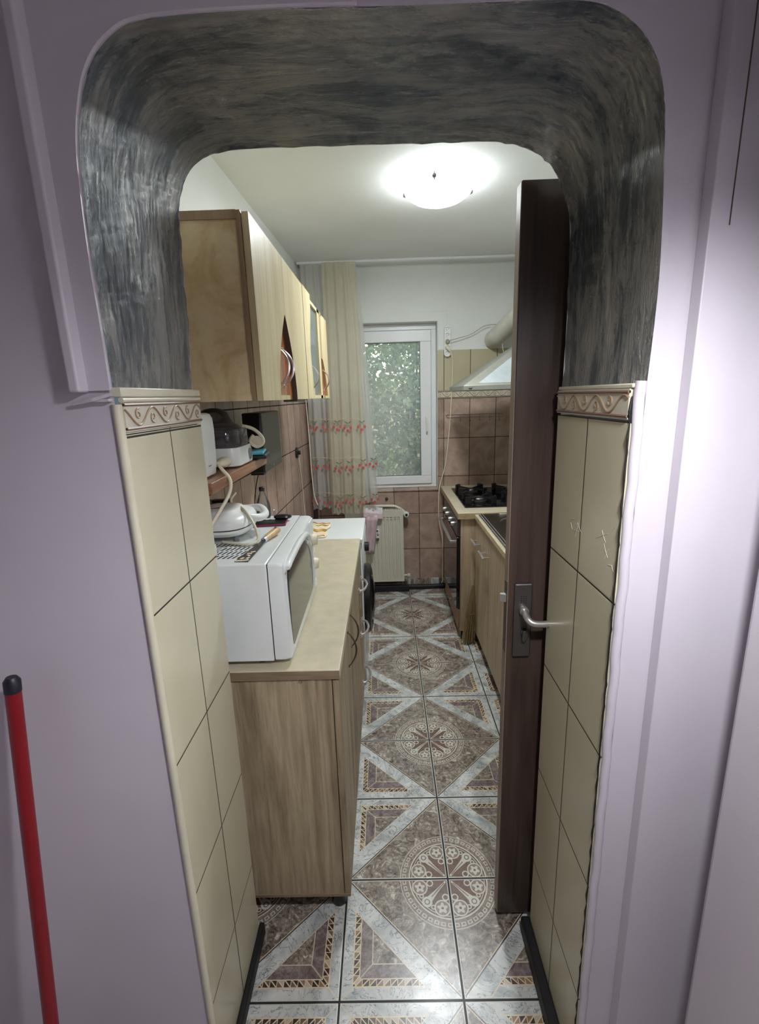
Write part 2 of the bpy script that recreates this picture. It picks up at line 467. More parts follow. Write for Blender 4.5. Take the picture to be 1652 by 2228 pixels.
def sheer(name, col, op):
    m = bpy.data.materials.new(name); m.use_nodes = True; nt = m.node_tree; nt.nodes.clear()
    out = nt.nodes.new('ShaderNodeOutputMaterial'); tr = nt.nodes.new('ShaderNodeBsdfTransparent')
    df = nt.nodes.new('ShaderNodeBsdfDiffuse'); tl = nt.nodes.new('ShaderNodeBsdfTranslucent')
    n = nt.nodes.new('ShaderNodeTexNoise'); n.inputs['Scale'].default_value = 3; n.inputs['Detail'].default_value = 3
    tc = nt.nodes.new('ShaderNodeTexCoord'); nt.links.new(tc.outputs['Object'], n.inputs['Vector'])
    rp = nt.nodes.new('ShaderNodeValToRGB'); c = srgb(*col); rp.color_ramp.elements[0].position = .3; rp.color_ramp.elements[1].position = .7
    rp.color_ramp.elements[0].color = tuple(k*.9 for k in c[:3])+(1,); rp.color_ramp.elements[1].color = c
    nt.links.new(n.outputs[0], rp.inputs[0]); nt.links.new(rp.outputs[0], df.inputs[0]); nt.links.new(rp.outputs[0], tl.inputs[0])
    a = nt.nodes.new('ShaderNodeMixShader'); a.inputs[0].default_value = .45
    nt.links.new(df.outputs[0], a.inputs[1]); nt.links.new(tl.outputs[0], a.inputs[2])
    b = nt.nodes.new('ShaderNodeMixShader'); b.inputs[0].default_value = op
    nt.links.new(tr.outputs[0], b.inputs[1]); nt.links.new(a.outputs[0], b.inputs[2]); nt.links.new(b.outputs[0], out.inputs[0])
    return m
MT['sheer'] = sheer('sheer_white_voile', (232, 230, 224), .72)
MT['sheer_cream'] = sheer('sheer_cream_voile', (230, 222, 200), .80)
def emit(name, col, st):
    m = bpy.data.materials.new(name); m.use_nodes = True; nt = m.node_tree; nt.nodes.clear()
    out = nt.nodes.new('ShaderNodeOutputMaterial'); e = nt.nodes.new('ShaderNodeEmission')
    e.inputs[0].default_value = col; e.inputs[1].default_value = st; nt.links.new(e.outputs[0], out.inputs[0]); return m
MT['lamp_glow'] = emit('lamp_glass_lit', (.90, .97, 1.0, 1), KITCHEN_EMIT)
MT['hall_glow'] = emit('added_pendant_lit', (.93, .95, 1.0, 1), 32.0)  # glow for the bulb of the added hall pendant
def leaf_mat():
    m = M('leaves', .45); P = m.xyz()
    r = m.noise(11, 2, .5); r2 = m.noise(1.2, 2)
    c = m.ramp(r*.6+r2*.4, [(.36, srgb(64, 88, 54)), (.5, srgb(108, 136, 88)), (.64, srgb(164, 184, 136))])
    m.color(c)
    tl = m.nt.nodes.new('ShaderNodeBsdfTranslucent'); m.nt.links.new(c, tl.inputs[0])
    mx = m.nt.nodes.new('ShaderNodeMixShader'); mx.inputs[0].default_value = .35
    m.nt.links.new(m.b.outputs[0], mx.inputs[1]); m.nt.links.new(tl.outputs[0], mx.inputs[2]); m.nt.links.new(mx.outputs[0], m.out.inputs[0])
    return m.m
MT['leaves'] = leaf_mat()

# ================================================================== STRUCTURE
CEIL = 2.492; YF, YB = .778, 1.108; YW = 3.806; XL = -.417; XR = .393; XRW = 1.07
def xwall(y): return -.672 + (y-1.108)/(YW-1.108)*.087      # kitchen left wall, slightly out of square
b = nb(); box(b, -1.3, 1.5, -1.7, YW+.3, -.06, 0); struct('floor', b, MT['floor'])
b = nb(); box(b, -1.3, 1.5, -1.7, YW+.3, CEIL, CEIL+.06); struct('ceiling', b, MT['ceiling'])
# arch outlines
AF = [(-.425, 1.597), (-.425, 1.70), (-.426, 1.76), (-.424, 1.852), (-.417, 1.938), (-.394, 2.012), (-.354, 2.055), (-.295, 2.073), (-.129, 2.077), (.024, 2.075),
      (.176, 2.074), (.285, 2.071), (.341, 2.050), (.378, 2.013), (.396, 1.965), (.404, 1.90), (.414, 1.733), (.411, 1.577)]
AB = [(-.428, 1.597), (-.421, 1.70), (-.417, 1.80), (-.414, 1.90), (-.409, 1.965), (-.390, 2.013), (-.358, 2.044), (-.304, 2.060), (-.165, 2.063), (.010, 2.061),
      (.150, 2.060), (.250, 2.057), (.308, 2.041), (.350, 2.014), (.379, 1.962), (.395, 1.905), (.400, 1.75), (.399, 1.577)]
def dense(p, n=7): return [(q.x, q.y) for q in catmull([Vector((a, c, 0)) for a, c in p], n)]
AFd, ABd = dense(AF), dense(AB)
def wall_with_arch(name, y, out, xl, xr, mat, flip=1):
    b = nb(); pts = [(-1.3, 0), (xl, 0), (xl, out[0][1])] + out + [(xr, out[-1][1]), (xr, 0), (1.5, 0), (1.5, CEIL), (-1.3, CEIL)]
    # quads fanned to the rectangle keep the n-gon simple
    vs = [b.verts.new((p[0], y, p[1])) for p in pts]; f = b.faces.new(vs)
    bmesh.ops.triangulate(b, faces=[f])
    return struct(name, b, mat)
b = nb()
for y, out, back in ((YF, AFd, 0), (YB, ABd, 1)):
    a0, a1 = out[0], out[-1]; zl = a0[1]; zr = a1[1]
    def q4(p, q, r, t): b.faces.new([b.verts.new((c[0], y, c[1])) for c in (p, q, r, t)])
    for p, q in zip(out[:-1], out[1:]):
        if q[0] > p[0]+1e-5: q4(p, q, (q[0], CEIL), (p[0], CEIL))
    mx_ = max(p[0] for p in out)
    R_s = [p for p in out if p[0] > .395 and p[1] < 1.93]
    q4((-1.3, 0), (-.4255, 0), (-.4255, CEIL), (-1.3, CEIL))
    q4((mx_, 0), (1.5, 0), (1.5, CEIL), (mx_, CEIL))
    for p, q in zip(out[:-1], out[1:]):
        if p[0] > .30 and q[0] < p[0]-1e-6: q4(p, (mx_, p[1]), (mx_, q[1]), q)
    q4((a1[0], 0), (mx_, 0), (mx_, zr), (a1[0], zr))
bmesh.ops.remove_doubles(b, verts=b.verts, dist=1e-6)
wf = struct('wall_front', b, MT['lilac'])
wf.data.materials.append(MT['white_wall'])
for pl in wf.data.polygons:
    if pl.center.y > 1.0: pl.material_index = 1
# plastered reveal of the arch
b = nb(); uvl = b.loops.layers.uv.new('UVMap')
NY = 10; rows = []
L = [0]
for i in range(1, len(AFd)): L.append(L[-1]+math.dist(AFd[i], AFd[i-1]))
rg = random.Random(3)
for i in range(len(AFd)):
    row = []
    for k in range(NY+1):
        t = k/NY; x = AFd[i][0]*(1-t)+ABd[i][0]*t; z = AFd[i][1]*(1-t)+ABd[i][1]*t
        j = .0012*math.sin(i*1.7+k*2.3)+.0010*math.sin(i*.6-k*1.1)
        row.append(b.verts.new((x+j, YF+(YB-YF)*t, z+j)))
    rows.append(row)
for i in range(len(rows)-1):
    for k in range(NY):
        f = b.faces.new((rows[i][k], rows[i+1][k], rows[i+1][k+1], rows[i][k+1]))
        for lp, (ii, kk) in zip(f.loops, ((i, k), (i+1, k), (i+1, k+1), (i, k+1))): lp[uvl].uv = (L[ii], kk/NY*(YB-YF))
struct('trim_arch_plaster', b, MT['plaster'], smooth=True)
# tiled reveals
ZB0 = 1.523
b = nb(); box(b, -.445, XL, YF+.004, YB+.001, 0, ZB0); box(b, -.445, XL+.001, YF+.004, YB+.001, ZB0+.002, ZB0+.004); struct('wall_reveal_left', b, MT['beige_reveal'])
b = nb(); box(b, XR, .42, YF+.004, YB+.001, 0, ZB0-.004); wrr = struct('wall_reveal_right', b, MT['beige_reveal'])
b = nb()
for p, q in (((1.000, 1.304), (.977, 1.311)), ((.996, 1.298), (.985, 1.285)), ((.962, 1.306), (.940, 1.292)), ((.978, 1.287), (.948, 1.290)), ((.955, 1.308), (.968, 1.274)), ((.948, 1.300), (.975, 1.279)),
             ((.872, 1.300), (.826, 1.322)), ((.850, 1.322), (.832, 1.304)), ((.838, 1.300), (.820, 1.279)), ((.832, 1.272), (.818, 1.296)), ((.803, 1.272), (.795, 1.262)), ((.812, 1.330), (.800, 1.342)), ((.802, 1.270), (.815, 1.268))):
    tube(b, [(XR-.0001, p[0], p[1]), (XR-.0001, (p[0]+q[0])/2+.001, (p[1]+q[1])/2), (XR-.0001, q[0], q[1])], .00045, 4)
struct('scratches', b, plain('pale_scratch', (214, 208, 188), .6), wrr)
def border(name, origin, along, normal, length, h, joints):
    """moulded border tile strip with a running vine in relief"""
    o = Vector(origin); a = Vector(along); n = Vector(normal); z = Vector((0, 0, 1))
    def P(s, t, d): return o+a*s+z*t+n*d
    b = nb(); rings(b, [[P(0, 0, -.004), P(0, 0, .003), P(0, h, .003), P(0, h, -.004)], [P(length, 0, -.004), P(length, 0, .003), P(length, h, .003), P(length, h, -.004)]])
    root = struct(name, b, MT['border'])
    b = nb()
    for t in (.10, .90): tube(b, [P(0, h*t, .003), P(length, h*t, .003)], h*.055, 6)
    struct('edge_line', b, MT['border_line'], root, smooth=True)
    b = nb(); per = .105; ns = int(length/.004)
    tube(b, [P(min(i*.004, length), h*(.5+.30*math.sin(2*PI*(i*.004)/per+joints)), .0035) for i in range(ns+1)], h*.04, 6)
    k = 0; s0 = -joints/(2*PI)*per
    for i in range(-2, int(length/per*2)+3):
        s = s0+per*.25+i*per/2; sg = 1 if i % 2 else -1
        if s < .014 or s > length-.014: continue
        pts = []
        for j in range(15):
            t = j/14*PI*2.1; r = h*.21*(1-j/14*.72)
            pts.append(P(s+math.cos(t+1.2)*r*1.1, h*(.5+sg*.07)+sg*math.sin(t+1.2)*r, .0035))
        tube(b, pts, h*.03, 6)
    struct('vine', b, MT['scroll'], root, smooth=True)
    return root
border('trim_border_left', (XL, YF+.004, ZB0+.005), (0, 1, 0), (1, 0, 0), .326, .048, 2.2)
border('trim_border_right', (XR, YF+.010, ZB0+.001), (0, 1, 0), (-1, 0, 0), .320, .048, .8)
border('trim_border_back', (.4185, YW-.008, 1.5385), (1, 0, 0), (0, -1, 0), XRW-.4185, .0585, .5)
# ledges above the tiles, cream corner beads
b = nb(); box(b, -.432, XL+.006, YF-.002, YB+.002, 1.5835, 1.5985); struct('trim_ledge_left', b, MT['cream_trim'], bevel=.002)
b = nb(); tube(b, [(XL+.002, YF, 1.5785), (XL+.002, YB, 1.5785)], .0045, 10); struct('trim_bead_left', b, MT['cream_trim'], smooth=True)
b = nb(); box(b, XR-.002, .412, YF+.004, YB+.002, 1.573, 1.580); struct('trim_ledge_right', b, MT['cream_trim'], bevel=.002)
b = nb(); tube(b, [(-.4235, YF+.001, 0), (-.4235, YF+.001, 1.572)], .0075, 12); struct('trim_corner_left', b, MT['cream_trim'], smooth=True)
b = nb()
pts = [(.4025+.0009*math.sin(i*1.9)+.0008*math.sin(i*.83), YF+.001, 1.583*i/60) for i in range(61)]
tube(b, pts, .0085, 12); struct('trim_corner_right', b, MT['lilac'], smooth=True)
b = nb(); pts = [(.3925+.0012*math.sin(i*2.7), YF+.006, 1.56*i/70) for i in range(71)]
tube(b, pts, [.0012+.0012*abs(math.sin(i*1.3)) for i in range(71)], 6); struct('trim_grout_right', b, MT['black_rubber'])
b = nb(); box(b, XL-.001, XL+.016, YF-.06, YB+.012, 0, .042); struct('baseboard_left', b, MT['black_rubber'], bevel=.006)
b = nb(); box(b, XR-.026, XR+.002, YF-.06, YB+.012, 0, .05); struct('baseboard_right', b, MT['black_rubber'], bevel=.006)
# raised lilac panel and trunking around the arch on the hall side
b = nb(); prism(b, [(-.478, 1.592), (-.4605, 1.592), (-.4605, CEIL), (-.478, CEIL)], 'y', YF-.030, YF); struct('trim_trunking_left', b, MT['lilac'], bevel=.004, seg=3)
b = nb(); pts = [(-.4605, 1.592)] + [(x, z) for x, z in AFd if x < .02 and z > 1.60]
pts = [(-.4605, 1.594), (-.4275, 1.594)] + [(x-.0015, z+.0015) for x, z in AFd if x < 0.0] + [(0, CEIL), (-.4605, CEIL)]
prism(b, pts, 'y', YF-.006, YF+.0005); struct('trim_panel_left', b, MT['lilac'])
b = nb(); box(b, -.476, -.428, YF-.012, YF-.001, 1.577, 1.581); tube(b, [(-.486, YF-.010, 1.575), (-.452, YF-.014, 1.580), (-.424, YF-.008, 1.588)], .0028, 6); struct('trim_trunking_end', b, MT['lilac'])
b = nb(); box(b, .463, 1.5, YF-.026, YF, 0, CEIL); struct('trim_casing_right', b, MT['lilac'], bevel=.0015)
b = nb(); tube(b, [(.4905, YF-.0265, 1.79), (.491, YF-.0265, 1.95), (.492, YF-.0265, CEIL)], .0009, 5); struct('trim_crack_right', b, MT['dark_edge'])
# hall shell
b = nb(); box(b, .535, 1.5, -1.7, .668, 0, CEIL); struct('wall_hall_right', b, MT['lilac'], bevel=.012, seg=3)
b = nb(); box(b, -1.36, -1.10, -1.7, YF, 0, CEIL); struct('wall_hall_left', b, MT['lilac'])
b = nb(); box(b, -1.3, 1.5, -1.76, -1.60, 0, CEIL); struct('wall_hall_rear', b, MT['lilac'])
# kitchen walls
b = nb()
vs = [b.verts.new(p) for p in ((xwall(YB), YB, 1.6035), (xwall(YW), YW, 1.6035), (xwall(YW), YW, CEIL), (xwall(YB), YB, CEIL),
                               (xwall(YB)-.1, YB, 1.6035), (xwall(YW)-.1, YW, 1.6035), (xwall(YW)-.1, YW, CEIL), (xwall(YB)-.1, YB, CEIL))]
for q in ((0, 1, 2, 3), (4, 7, 6, 5), (0, 4, 5, 1), (3, 2, 6, 7), (1, 5, 6, 2), (0, 3, 7, 4)): b.faces.new([vs[i] for i in q])
struct('wall_left', b, MT['white_wall'])
b = nb()
vs = [b.verts.new(p) for p in ((xwall(YB), YB, 0), (xwall(YW), YW, 0), (xwall(YW), YW, 1.6035), (xwall(YB), YB, 1.6035),
                               (xwall(YB)-.1, YB, 0), (xwall(YW)-.1, YW, 0), (xwall(YW)-.1, YW, 1.6035), (xwall(YB)-.1, YB, 1.6035))]
for q in ((0, 1, 2, 3), (4, 7, 6, 5), (0, 4, 5, 1), (3, 2, 6, 7), (1, 5, 6, 2), (0, 3, 7, 4)): b.faces.new([vs[i] for i in q])
struct('wall_left_tiled', b, MT['pink_left'])
b = nb(); box(b, XRW, XRW+.1, YB, YW+.3, 0, CEIL); struct('wall_right', b, MT['white_wall'])
WX0, WX1, WZ0, WZ1 = -.27, .4185, .828, 2.10
b = nb(); Y2 = YW+.28
box(b, -.72, WX0, YW, Y2, 1.54, CEIL); box(b, WX0, WX1, YW, Y2, WZ1, CEIL); box(b, WX1, XRW+.1, YW, Y2, 1.89, CEIL)
box(b, WX0-.001, WX0+.001, YW+.001, Y2, WZ0, WZ1); box(b, WX1-.001, WX1+.001, YW+.012, Y2, WZ0, WZ1)
struct('wall_back', b, MT['white_wall'])
b = nb(); box(b, WX1, XRW, YW-.008, Y2, 1.597, 1.892); struct('wall_back_beige_tiles', b, MT['beige_back'])
b = nb()
box(b, -.72, WX0, YW-.002, Y2, 0, 1.54); box(b, WX1, XRW, YW-.008, Y2, 0, 1.5375); box(b, WX0, WX1, YW-.008, Y2, 0, WZ0)
struct('wall_back_rose_tiles', b, MT['pink_back'])
b = nb(); box(b, WX0-.05, WX1+.005, YW-.018, YW+.10, WZ0-.004, WZ0+.006); struct('trim_sill', b, MT['pink_back'], bevel=.002)
b = nb(); prism(b, [(WX0, WZ1), (WX1+.004, WZ1), (WX1+.004, 1.895), (.490, 1.895), (.490, 2.168), (WX0, 2.168)], 'y', YW-.004, YW+.001); struct('trim_window_plaster', b, MT['white_wall'], bevel=.002)
b = nb(); box(b, .02, XRW, YW-.016, YW-.007, 0, .078); struct('baseboard_back', b, MT['floor'])
b = nb(); tube(b, [(-.575, YW-.03, 0), (-.575, YW-.03, 1.54)], .022, 12); struct('trim_riser_pipe', b, plain('dark_maroon_paint', (74, 54, 52), .5))
# curtain rail along the ceiling
rl = thing('curtain_rail', 'white ceiling curtain rail running across in front of the window wall', 'curtain rail', (.2, 3.655, CEIL-.02))
b = nb(); box(b, -.575, XRW-.003, 3.635, 3.675, CEIL-.016, CEIL-.0005); obj('rail', b, MT['pvc'], rl, bevel=.002)
b = nb(); tube(b, [(-.565, 3.655, CEIL-.016), (-.565, 3.655, CEIL-.035)], .006, 8); obj('end_stop', b, MT['bronze'], rl)

# ---- window
YG = 3.90
b = nb()
for r in ((WX0+.003, WX1-.003, WZ1-.045, WZ1-.001), (WX0+.003, WX1-.003, WZ0+.008, .862), (WX0+.003, -.232, .862, WZ1-.045), (.378, WX1-.003, .862, WZ1-.045)):
    box(b, r[0], r[1], YG-.004, YG+.06, r[2], r[3])
win = struct('window_1', b, MT['pvc'], bevel=.003)
b = nb()
for r in ((-.230, .376, 1.968, 2.052), (-.230, .376, .866, .932), (-.230, -.148, .932, 1.968), (.292, .376, .932, 1.968)):
    box(b, r[0], r[1], YG-.018, YG+.04, r[2], r[3])
struct('sash', b, MT['pvc'], win, bevel=.004)
b = nb()
for r in ((-.150, .294, 1.962, 1.969), (-.150, .294, .931, .938), (-.150, -.144, .932, 1.968), (.288, .294, .932, 1.968)):
    box(b, r[0], r[1], YG-.008, YG+.004, r[2], r[3])
struct('gasket', b, MT['grey_print'], win)
b = nb(); box(b, -.148, .292, YG+.006, YG+.010, .932, 1.968); struct('pane', b, MT['pane'], win)
b = nb(); box(b, .330, .348, YG-.024, YG-.017, 1.34, 1.40); tube(b, [(.339, YG-.024, 1.40), (.339, YG-.05, 1.40), (.339, YG-.056, 1.36), (.339, YG-.052, 1.29)], .007, 8, smooth=4)
struct('handle', b, MT['white_plastic'], win, smooth=True)

# ---- garden beyond the window
b = nb(); box(b, -4, 5, YW+.3, 9, -.5, -.4); struct('ground_garden', b, MT['soil'])
sh = thing('shrub', 'dense leafy green shrub filling the view outside the kitchen window', 'shrub', (.2, 5.3, -.4))
b = nb(); rg = random.Random(11)
for i in range(26000):
    x = rg.uniform(-.95, 1.15); z = rg.uniform(-.1, 2.75); y = 4.75+rg.random()**1.4*1.2+.18*math.sin(x*4+z*3)
    l = rg.uniform(.05, .085); wd = l*.27
    d = Vector((rg.uniform(-1, 1), rg.uniform(-.7, .7), rg.uniform(-1.1, .45))).normalized()
    u, v = frame_of(d); a = rg.uniform(0, 2*PI); s_ = u*math.cos(a)+v*math.sin(a)
    nrm = d.cross(s_)
    c = Vector((x, y, z)); p = [c, c+d*l*.45+s_*wd+nrm*wd*.3, c+d*l, c+d*l*.45-s_*wd+nrm*wd*.3]
    vs = [b.verts.new(q) for q in p]; b.faces.new(vs[:3]); b.faces.new((vs[0], vs[2], vs[3]))
me_leaf = obj('foliage', b, MT['leaves'], sh)
b = nb()
for i in range(26):
    x = rg.uniform(-.9, 1.3); y = rg.uniform(5.0, 5.9); pts = [Vector((x, y, -.4))]
    for k in range(6): pts.append(pts[-1]+Vector((rg.uniform(-.14, .14), rg.uniform(-.08, .08), rg.uniform(.35, .55))))
    tube(b, pts, [.03-.004*k for k in range(7)], 6)
obj('branches', b, MT['bark'], sh)

# ================================================================== DOOR (brown, ajar, in front of the sink side)
dr = thing('door_1', 'dark brown laminate door standing open behind the right side of the arch', 'door', (.68, 1.17, 0))
del dr['category']; dr['kind'] = 'structure'
b = nb(); box(b, .306, 1.06, 1.151, 1.188, .018, 2.006); obj('door_leaf', b, MT['door_brown'], dr, bevel=.002)
b = nb(); box(b, .3045, .3065, 1.153, 1.187, .02, 2.004); obj('edge_band', b, MT['door_edge'], dr)
b = nb(); prism(b, rrect(.3205, .3655, .896, 1.100, .004), 'y', 1.141, 1.1515); lp = obj('lock_plate', b, MT['dull_metal'], dr, bevel=.003)
b = nb()
for i in range(3):
    for j in range(4): box(b, .336+i*.006, .3385+i*.006, 1.1405, 1.1412, 1.065-j*.006, 1.0675-j*.006)
obj('perforations', b, MT['black_plastic'], lp)
b = nb(); cyl(b, (.343, 1.142, 1.030), (.343, 1.128, 1.030), .0115, 20)
tube(b, [(.343, 1.130, 1.030), (.343, 1.105, 1.024), (.352, 1.094, 1.016), (.372, 1.092, 1.013), (.405, 1.094, 1.013), (.455, 1.096, 1.013)], .0085, 12, smooth=5)
obj('lever_handle', b, MT['metal'], dr, smooth=True)
b = nb(); cyl(b, (.347, 1.142, .968), (.347, 1.136, .968), .008, 16); prism(b, [(.340, .950), (.346, .944), (.352, .950), (.358, .972), (.353, .979), (.342, .974)], 'y', 1.128, 1.138)
obj('thumb_turn', b, MT['dull_metal'], dr, bevel=.002)
b = nb(); box(b, .3035, .3048, 1.158, 1.180, .90, 1.10); obj('face_plate', b, MT['dull_metal'], dr)
b = nb(); prism(b, [(.3035, 1.161), (.3035, 1.176), (.292, 1.176), (.289, 1.168)], 'z', 1.043, 1.063); obj('latch_bolt', b, MT['metal'], dr)
b = nb(); cyl(b, (.3036, 1.169, .932), (.3030, 1.169, .932), .003, 10); box(b, .3030, .3036, 1.166, 1.172, .913, .920); obj('screw_holes', b, MT['black_plastic'], dr)

# ================================================================== LEFT BASE UNITS
CX = -.142; CT = .860
def bow_handle(p0, p1, out, r=.0028, drop=.02):
    b = nb(); p0 = Vector(p0); p1 = Vector(p1); n = Vector(out); m_ = (p0+p1)/2
    pts = []
    for k in range(17):
        t = k/16; s_ = math.sin(t*PI)**.75; pts.append(p0.lerp(p1, t)+n*s_)
    tube(b, pts, [r*(.8+.5*math.sin(PI*k/16)) for k in range(17)], 8)
    for p in (p0, p1): tube(b, [p-n*.05, p+n*.15], r*1.5, 8)
    return b
def base_cab(name, label, y0, y1, x_back):
    t = thing(name, label, 'cabinet', ((x_back+CX)/2, (y0+y1)/2, 0))
    return t
bc = thing('base_cabinet', 'oak-look two-door floor cabinet under the left end of the worktop', 'cabinet', (-.38, 1.54, 0))
b = nb(); box(b, -.62, CX-.020, 1.163, 1.179, .078, .832); obj('side_panel', b, MT['oak'], bc, bevel=.001)
b = nb(); box(b, -.62, CX-.020, 1.895, 1.908, .078, .832); box(b, -.62, CX-.022, 1.179, 1.895, .078, .094); box(b, -.62, -.612, 1.179, 1.895, .094, .832); box(b, -.62, CX-.03, 1.179, 1.895, .816, .832)
obj('carcass', b, MT['oak'], bc)
b = nb(); box(b, -.66, CX, 1.1605, 1.163, .080, .090); obj('bottom_edge', b, MT['oak_edge_x'], bc)
for y0, y1, hy in ((1.1635, 1.527, 1.455), (1.531, 1.906, 1.586)):
    b = nb(); box(b, CX-.018, CX, y0, y1, .080, .826); d_ = obj('door', b, MT['oak'], bc, bevel=.0015)
    b = bow_handle((CX+.001, hy, .690), (CX+.001, hy, .815), (.028, 0, 0), .0025)
    obj('handle', b, MT['bronze'], d_, smooth=True)
for y in (1.215, 1.85):
    for x in (-.185, -.57):
        b = nb(); lathe(b, (x, y, 0), [(.024, 0), (.026, .01), (.020, .03), (.020, .079)], 16); obj('foot', b, MT['black_plastic'], bc, smooth=True)
b = nb(); cyl(b, (CX-.105, 1.163, .823), (CX-.105, 1.1615, .823), .006, 14); obj('screw_cap', b, MT['oak_edge'], bc)
du = thing('drawer_cabinet', 'oak-look cabinet with three drawers between two-door cabinet and washing machine', 'cabinet', (-.38, 2.14, 0))
b = nb()
box(b, -.612, CX-.020, 1.910, 1.924, .078, .832); box(b, -.612, CX-.020, 2.362, 2.376, .078, .832); box(b, -.612, CX-.022, 1.924, 2.362, .078, .094); box(b, -.612, -.606, 1.924, 2.362, .094, .832)
obj('carcass', b, MT['oak'], du)
for z0, z1, hz in ((.580, .826, .675), (.330, .576, .448), (.080, .326, .185)):
    b = nb(); box(b, CX-.018, CX, 1.911, 2.374, z0, z1); d_ = obj('drawer', b, MT['oak'], du, bevel=.0015)
    b = nb(); 
    for yy in (2.13, 2.29):
        s_ = 1 if yy < 2.2 else -1
        prism(b, [(yy-.010, hz-.010), (yy+.010, hz-.010), (yy+.013, hz+.012), (yy-.013, hz+.012)], 'x', CX, CX+.006)
    tube(b, [(CX+.003, 2.13, hz), (CX+.024, 2.150, hz), (CX+.036, 2.21, hz), (CX+.024, 2.270, hz), (CX+.003, 2.29, hz)], .0062, 8, smooth=5)
    obj('handle', b, MT['chrome'], d_, smooth=True)
for y in (1.95, 2.33):
    for x in (-.185, -.57):
        b = nb(); lathe(b, (x, y, 0), [(.024, 0), (.026, .01), (.020, .03), (.020, .079)], 16); obj('foot', b, MT['black_plastic'], du, smooth=True)
wt = thing('worktop', 'beige mottled worktop with oak edge along the left wall', 'worktop', (-.4, 1.77, CT-.028))
b = nb(); box(b, -.617, CX+.004, 1.158, 2.388, CT-.028, CT); obj('slab', b, MT['worktop'], wt, bevel=.003)
b = nb(); box(b, -.617, CX+.003, 1.1565, 1.1585, CT-.027, CT-.002); obj('end_edging', b, MT['oak_edge_x'], wt)

# ---- washing machine
wm = thing('washing_machine', 'white washing machine with black round door at end of left worktop', 'washing machine', (-.36, 2.61, 0))
b = nb(); box(b, -.60, -.135, 2.395, 2.835, .02, .825); obj('body', b, MT['white_enamel'], wm, bevel=.006)
b = nb(); box(b, -.605, -.128, 2.391, 2.84, .827, .856); obj('lid', b, MT['white_enamel'], wm, bevel=.006)
b = nb(); box(b, -.136, -.128, 2.40, 2.83, .70, .822); obj('control_panel', b, MT['white_plastic'], wm, bevel=.003)
b = nb(); cyl(b, (-.128, 2.58, .755), (-.104, 2.58, .755), .026, 20); obj('program_knob', b, MT['black_plastic'], wm, bevel=.003)
b = nb(); lathe(b, (-.136, 2.60, .44), [(.195, 0), (.200, .015), (.192, .034), (.165, .042), (.14, .026)], 40, axis=(1, 0, 0)); obj('door_ring', b, MT['black_plastic'], wm, smooth=True)
b = nb(); lathe(b, (-.125, 2.60, .44), [(.142, .018), (.12, .036), (.06, .046), (.01, .048)], 32, axis=(1, 0, 0)); obj('door_glass', b, MT['black_glass'], wm, smooth=True)
for y in (2.44, 2.79):
    b = nb(); cyl(b, (-.17, y, 0), (-.17, y, .022), .02, 14); obj('foot', b, MT['black_rubber'], wm)
    b = nb(); cyl(b, (-.56, y, 0), (-.56, y, .022), .02, 14); obj('foot', b, MT['black_rubber'], wm)
# patterned cloth on the washing machine
cl = thing('kitchen_cloth', 'cream cloth with orange wavy stripes on the washing machine lid behind the microwave', 'cloth', (-.42, 2.55, .857))
b = nb(); n = 14
def clz(x, y): return .8585+.016*max(0, math.sin((x+.5)*30))*.6+.010*math.sin(y*22)**2
R = [[b.verts.new((-.50+.17*i/n+.015*math.sin(k*.8), 2.42+.30*k/n, clz(-.50+.17*i/n, 2.42+.30*k/n)+ (.02 if i < 3 else 0))) for k in range(n+1)] for i in range(n+1)]
for i in range(n):
    for k in range(n): b.faces.new((R[i][k], R[i+1][k], R[i+1][k+1], R[i][k+1]))
o = obj('cloth_sheet', b, MT['cream_cloth'], cl, smooth=True); so_ = o.modifiers.new('s', 'SOLIDIFY'); so_.thickness = .002; so_.offset = 1
b = nb()
for q in range(5):
    tube(b, [(-.50+.17*i/20, 2.44+.062*q+.008*math.sin(i*1.1+q), clz(-.50+.17*i/20, 2.44+.062*q)+.004+(.02 if i < 4 else 0)) for i in range(21)], .0045, 6, flat=.4)
obj('stripes', b, MT['yellow_cloth'], cl, smooth=True)

# ================================================================== UPPER CABINETS
UX = -.300; UZ0, UZ1 = 1.571, 1.998
w1 = thing('wall_cabinet', 'maple wall cabinet with burl side and arched cut-out between two doors', 'cabinet', (-.46, 1.6, UZ0))
b = nb(); box(b, -.642, UX-.018, 1.236, 1.252, UZ0, UZ1); obj('side_panel', b, MT['burl'], w1)
b = nb(); box(b, UX-.028, UX-.0175, 1.232, 1.2365, UZ0, UZ1); box(b, -.642, UX-.028, 1.232, 1.2365, UZ1-.018, UZ1+.001); obj('edge_banding', b, MT['brown_edge'], w1)
b = nb(); box(b, -.642, UX-.028, 1.2325, 1.2365, UZ0, UZ0+.016); obj('lower_edge', b, MT['burl'], w1)
b = nb(); box(b, -.636, UX-.018, 1.252, 1.985, UZ0, UZ0+.016); box(b, -.632, UX-.018, 1.252, 1.985, UZ1-.016, UZ1); box(b, -.632, UX-.018, 1.970, 1.985, UZ0+.016, UZ1-.016); box(b, -.632, -.628, 1.252, 1.97, UZ0+.016, UZ1-.016)
obj('carcass', b, MT['maple'], w1)
def arch_half(y0, y1, yc, half, za, base, left):
    """door outline with half of a pointed arch cut out at its meeting side"""
    n = 14; curve = []
    for k in range(n+1):
        t = k/n; z = base+(za-base)*t; yy = half*(1-t**1.9); curve.append((yc-(yy if left else -yy), z))
    return curve
zb, za = UZ0, 1.829
b = nb(); cv = arch_half(0, 0, 1.600, .143, za, 1.584, True)
prism(b, [(1.238, UZ0-.001), (1.600, UZ0-.001), (1.600, 1.584)]+cv[:1]+cv[1:]+[(1.600, UZ1-.002), (1.238, UZ1-.002)], 'x', UX-.016, UX); obj('door', b, MT['maple'], w1)
